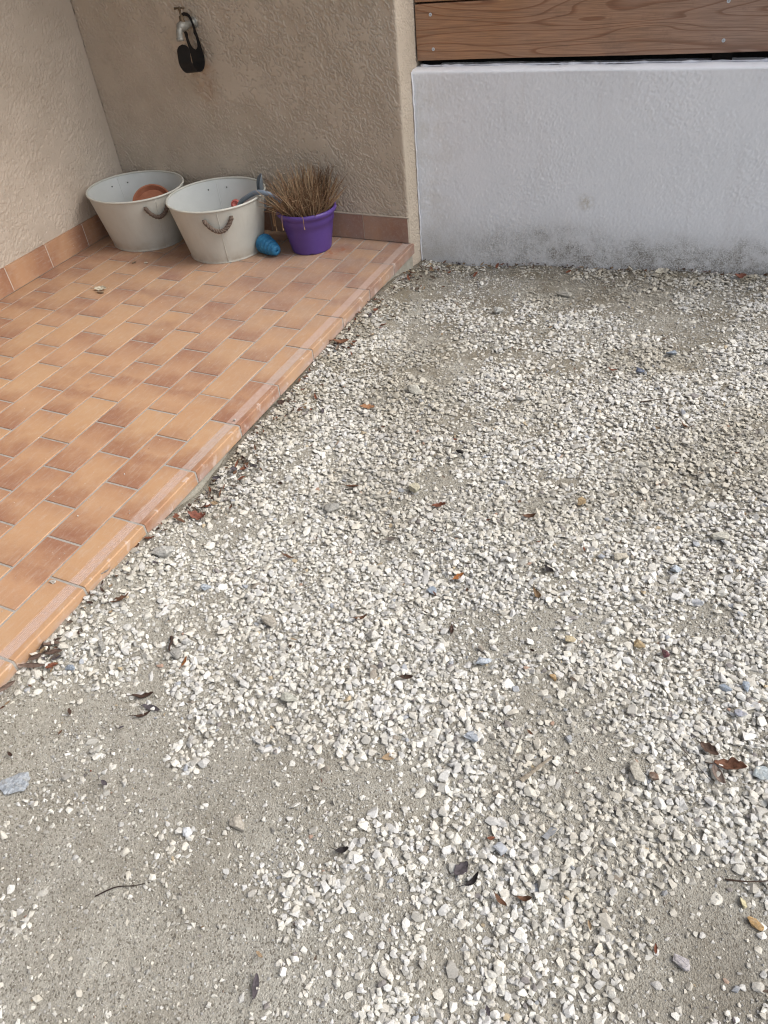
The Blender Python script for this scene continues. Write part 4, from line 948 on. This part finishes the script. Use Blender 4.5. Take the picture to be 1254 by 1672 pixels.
RB = (.17, .062, .034); OR = (.30, .115, .035); DB = (.060, .034, .024); BR = (.13, .066, .038); TA = (.30, .215, .13); BK = (.022, .018, .018); SL = (.085, .072, .078); GY = (.30, .27, .25)
LEAVES = [
 (.725, .913, .042, .0095, .35, RB, 'lobed', .7, 'red-brown curled leaf in mid gravel right of the yellowish stone'),
 (.868, .675, .034, .009, 1.1, OR, 'lobed', .8, 'bright orange-brown crumpled leaf in the middle of the gravel'),
 (.910, .508, .036, .006, 2.0, DB, 'lance', .9, 'narrow dark leaf standing at the rim of the bare patch'),
 (.397, .595, .036, .007, .0, BR, 'lance', .8, 'small dark brown leaf left of centre below the flat grey stone'),
 (.688, .462, .034, .007, .6, BR, 'lance', .7, 'small brown curled leaf left of the chunky cream-white stone'),
 (.348, .184, .032, .006, 1.8, OR, 'lance', .7, 'narrow orange-brown leaf beside the grey flat stone'),
 (.310, .065, .048, .011, .7, DB, 'lobed', .9, 'dark crumpled leaf, upper of the cluster at lower left'),
 (.345, .050, .046, .008, .2, SL, 'lance', .7, 'greyish brown leaf, lower of the cluster at lower left'),
 (.335, .028, .040, .006, .9, DB, 'lance', .6, 'thin dark leaf under the lower left cluster'),
 (.089, .273, .050, .014, .9, BR, 'lobed', 1.0, 'brown curled leaf lying in gravel near the lower terrace edge'),
 (.079, .629, .055, .016, .1, (.20, .075, .05), 'lobed', .5, 'large red-brown lobed leaf beside the tiled edge and cobwebs'),
 (.301, 1.321, .050, .013, .3, (.33, .17, .085), 'lobed', .8, 'light orange-brown leaf skeleton halfway up near the terrace'),
 (.049, 1.63, .060, .016, .5, (.19, .09, .05), 'broad', .7, 'brown leaf pressed against the terrace edge in the back half'),
 (1.559, .363, .060, .021, .2, (.16, .075, .045), 'lobed', .9, 'large crumpled brown leaf near the right border'),
 (1.516, .392, .040, .011, -.3, (.11, .07, .05), 'broad', .7, 'smaller grey-brown leaf left of the large crumpled leaf'),
 (1.540, .340, .040, .010, -.8, (.20, .15, .12), 'lance', .7, 'pale brown folded leaf under the large crumpled leaf'),
 (1.128, -.023, .034, .0115, 1.0, SL, 'broad', .4, 'smooth violet-grey leaf with dark tip in the lower gravel'),
 (1.156, -.037, .036, .006, 1.05, BK, 'lance', .6, 'black narrow leaf right of the violet-grey one'),
 (1.211, -.051, .028, .006, -.4, BR, 'lance', .8, 'small brown boat-shaped leaf in the lower gravel'),
 (1.254, -.031, .027, .006, .3, BR, 'lance', .8, 'small brown leaf right of the boat-shaped one'),
 (.909, .138, .034, .008, .8, TA, 'lance', .6, 'pale tan leaf at the top of the central bare dirt'),
 (.867, .335, .032, .006, .4, DB, 'lance', .7, 'dark brown sliver of leaf above the pale tan leaf'),
 (.864, -.34, .038, .007, 1.9, SL, 'lance', .8, 'dark grey-brown leaf at the bottom of the bare dirt'),
 (.905, -.077, .026, .006, .5, BK, 'lance', .5, 'tiny black leaf in the gravel above the lower bare dirt'),
 (1.078, .678, .036, .008, -.9, (.20, .13, .07), 'lance', .6, 'dull olive-brown leaf above the small bare patch'),
 (1.081, .769, .028, .008, -.3, BK, 'broad', .5, 'small black leaf scrap right of the middle gravel'),
 (1.039, 1.777, .034, .007, .1, RB, 'lance', .5, 'red-brown leaf piece in the back right gravel'),
 (.435, .926, .052, .009, .4, BR, 'lobed', .8, 'brown broken leaf above the flat grey stone'),
 (1.321, 1.501, .046, .007, -.5, BR, 'lance', .6, 'brown pod-like leaf at right in the back gravel'),
 (-.002, .330, .045, .010, 1.5, GY, 'broad', 1.1, 'grey papery dry leaf leaning on the tiled edge'),
 (.025, .480, .034, .010, .2, RB, 'broad', .7, 'reddish leaf tucked under the terrace edge near the large pale rock'),
 (1.375, 2.650, .045, .016, .4, (.22, .09, .06), 'broad', .6, 'red-brown leaf at the foot of the white wall near the right border'),
 (1.062, 2.630, .042, .018, .9, (.62, .58, .47), 'broad', .5, 'cream-coloured dead leaf standing at the foot of the white wall'),
 (.640, .75, .030, .008, .9, (.12, .10, .085), 'broad', .8, 'grey-brown leaf between the middle stones and the dark pebble'),
 (.98, .95, .036, .007, .3, BR, 'lance', .6, 'brown leaf below the round tan pebble'),
 (.72, 1.55, .04, .008, .1, (.16, .12, .1), 'lance', .6, 'grey-brown leaf left of the rounded whitish stone'),
]
for i, (x_, y_, ln, w, yaw, col_, kd, curl, lab) in enumerate(LEAVES):
    d_ = float(density(np.array([x_]), np.array([y_]))[0]); z_ = float(gz(x_, y_)) + (.010 if d_ > .5 else .002)
    leaf(x_, y_, z_, ln, w, yaw, col_, lab, kd, curl, random.uniform(.08, .34), random.uniform(-.25, .25), random.uniform(-.5, .5), i + 1)
leaf(-1.179, 1.706, .003, .058, .0135, .35, (.58, .52, .40), 'pale cream dry leaf lying on the floor tiles left of the middle', 'broad', .8, .10, 0, .5, 51)
leaf(-1.160, 1.680, .001, .046, .009, .05, (.30, .24, .17), 'dull brown dry leaf under the pale cream leaf on the tiles', 'lance', .9, .12, 0, -.3, 52)
leaf(-1.215, 1.984, .001, .026, .007, 1.2, (.20, .15, .10), 'tiny brown leaf scrap on the tiles in front of the corner tub', 'broad', 1.0, .2, 0, 0, 53)
def twig(pts, rad_, col_, label, cat='twig', name='twig', flat=False):
    P_ = [];
    for x_, y_, dz in pts:
        d_ = float(density(np.array([x_]), np.array([y_]))[0]); P_.append(Vector((x_, y_, float(gz(x_, y_)) + dz + (.009 if d_ > .55 else .002))))
    P_ = spline(P_, 6); q = MB(); n = len(P_); q.tube(P_, [rad_ * (1 - .6 * i / n) * random.uniform(.85, 1.15) for i in range(n)], 7, col_)
    if flat: c0 = P_[n // 2].z; q.v = [(v[0], v[1], c0 + (v[2] - c0) * .45) for v in q.v]
    return tag(q.build(name, M_TWIG, origin=tuple(P_[0]), smooth=not flat), label, cat)
twig([(.502, -.331, .0), (.530, -.303, .004), (.560, -.285, .001), (.585, -.266, 0)], .0014, (.05, .035, .03), 'thin dark curved twig on the bare dirt at lower left')
twig([(1.575, .145, .0), (1.61, .150, .004), (1.66, .172, .003)], .0018, (.10, .07, .055), 'thin brown twig crossing the right border near the bottom')
twig([(1.181, .185, 0), (1.20, .215, .003), (1.225, .258, .004)], .0058, (.36, .31, .24), 'pale flat wood splinter lying in the lower dense gravel', 'splinter', 'wood_splinter', True)
twig([(1.16, 1.61, 0), (1.20, 1.625, .004), (1.25, 1.66, .002)], .0024, (.11, .08, .06), 'dark stick in the gravel at back right', 'stick', 'stick')
twig([(.262, .240, 0), (.28, .222, .006), (.285, .205, .004), (.30, .190, 0)], .0042, (.075, .05, .04), 'dark bark curl in the gravel near the lower terrace edge', 'bark', 'bark_curl')
twig([(.62, .10, 0), (.655, .092, .003), (.70, .085, 0)], .0013, (.50, .46, .38), 'thin pale straw on the bare dirt below the grey-green stone', 'straw', 'straw')
twig([(1.43, .40, 0), (1.47, .368, .005), (1.53, .318, .004)], .0010, (.07, .05, .04), 'very thin dark twig left of the large crumpled leaf')
# loose bark strips heaped at the low end of the terrace edge, each its own thing
BARK = [(.008, .085, .045, .55, 'top strip'), (.030, .070, .040, .75, 'middle strip'), (.012, .020, .062, .45, 'longest strip'), (.000, .040, .034, .9, 'shortest strip'), (-.030, -.055, .048, 1.0, 'lowest strip')]
for i, (x_, y_, ln, yaw, wd) in enumerate(BARK):
    leaf(max(x_, .004) + .02, y_, float(gz(x_ + .01, y_)) + .004 + .003 * i, ln, .008, yaw + .1, (.11, .07, .052) if i % 2 else (.16, .11, .085), wd + ' of dark brown bark heaped against the lower terrace edge', 'lance', 1.0, .05, .1, .3 * i, 70 + i, False, 'bark strips heaped at the terrace edge', 'bark')
# countless small leaf scraps drifted along the edge and the foot of the wall
lit = MB(); rl = random.Random(8); CL = []
def scrap(x_, y_, s_, up=.006):
    if x_ < .004 or y_ > wall_y(x_) - .006: return
    col_ = rl.choice([BR, DB, RB, SL, (.16, .12, .09), (.10, .075, .055), GY, TA]); z_ = float(gz(x_, y_)) + up + rl.uniform(0, .005)
    q = leaf(x_, y_, z_, s_, s_ * rl.uniform(.13, .32), rl.uniform(0, 6.28), col_, None, rl.choice(['lance', 'broad', 'lobed']), rl.uniform(.3, 1.1), rl.uniform(0, .25), rl.uniform(-.5, .5), rl.uniform(-.8, .8), rl.randint(0, 99), False, build=False)
    b = len(lit.v); lit.v += q.v; lit.f += [[b + i for i in f] for f in q.f]; lit.c += list(q.c)
for i in range(190): scrap(.01 + abs(rl.gauss(0, .05)), rl.uniform(-.1, 2.5), rl.uniform(.007, .024))
for cx_, cy_, sx_, sy_, n_ in ((.06, .73, .035, .06, 26), (.10, .90, .03, .05, 14), (.05, 1.62, .04, .06, 12), (.12, 1.22, .05, .06, 14), (.06, 1.9, .04, .1, 14), (.12, 2.5, .07, .05, 34), (.35, 2.60, .12, .02, 20), (.05, .08, .02, .04, 6), (.06, 2.25, .05, .08, 14)):
    for i in range(n_): scrap(abs(rl.gauss(cx_, sx_)), rl.gauss(cy_, sy_), rl.uniform(.010, .034))
for i in range(130): xx_ = rl.uniform(.1, 1.7); scrap(xx_, wall_y(xx_) - .008 - abs(rl.gauss(0, .012)), rl.uniform(.008, .022))
for i in range(200): scrap(rl.uniform(.1, 1.8), rl.uniform(-.5, 2.5), rl.uniform(.006, .018), .010)
tag(lit.build('leaf_litter', M_LEAF, origin=(.2, 1.2, -.08)), 'small brown leaf scraps drifted in the gravel and along the walls', kind='stuff')
print('objects', len(bpy.data.objects))
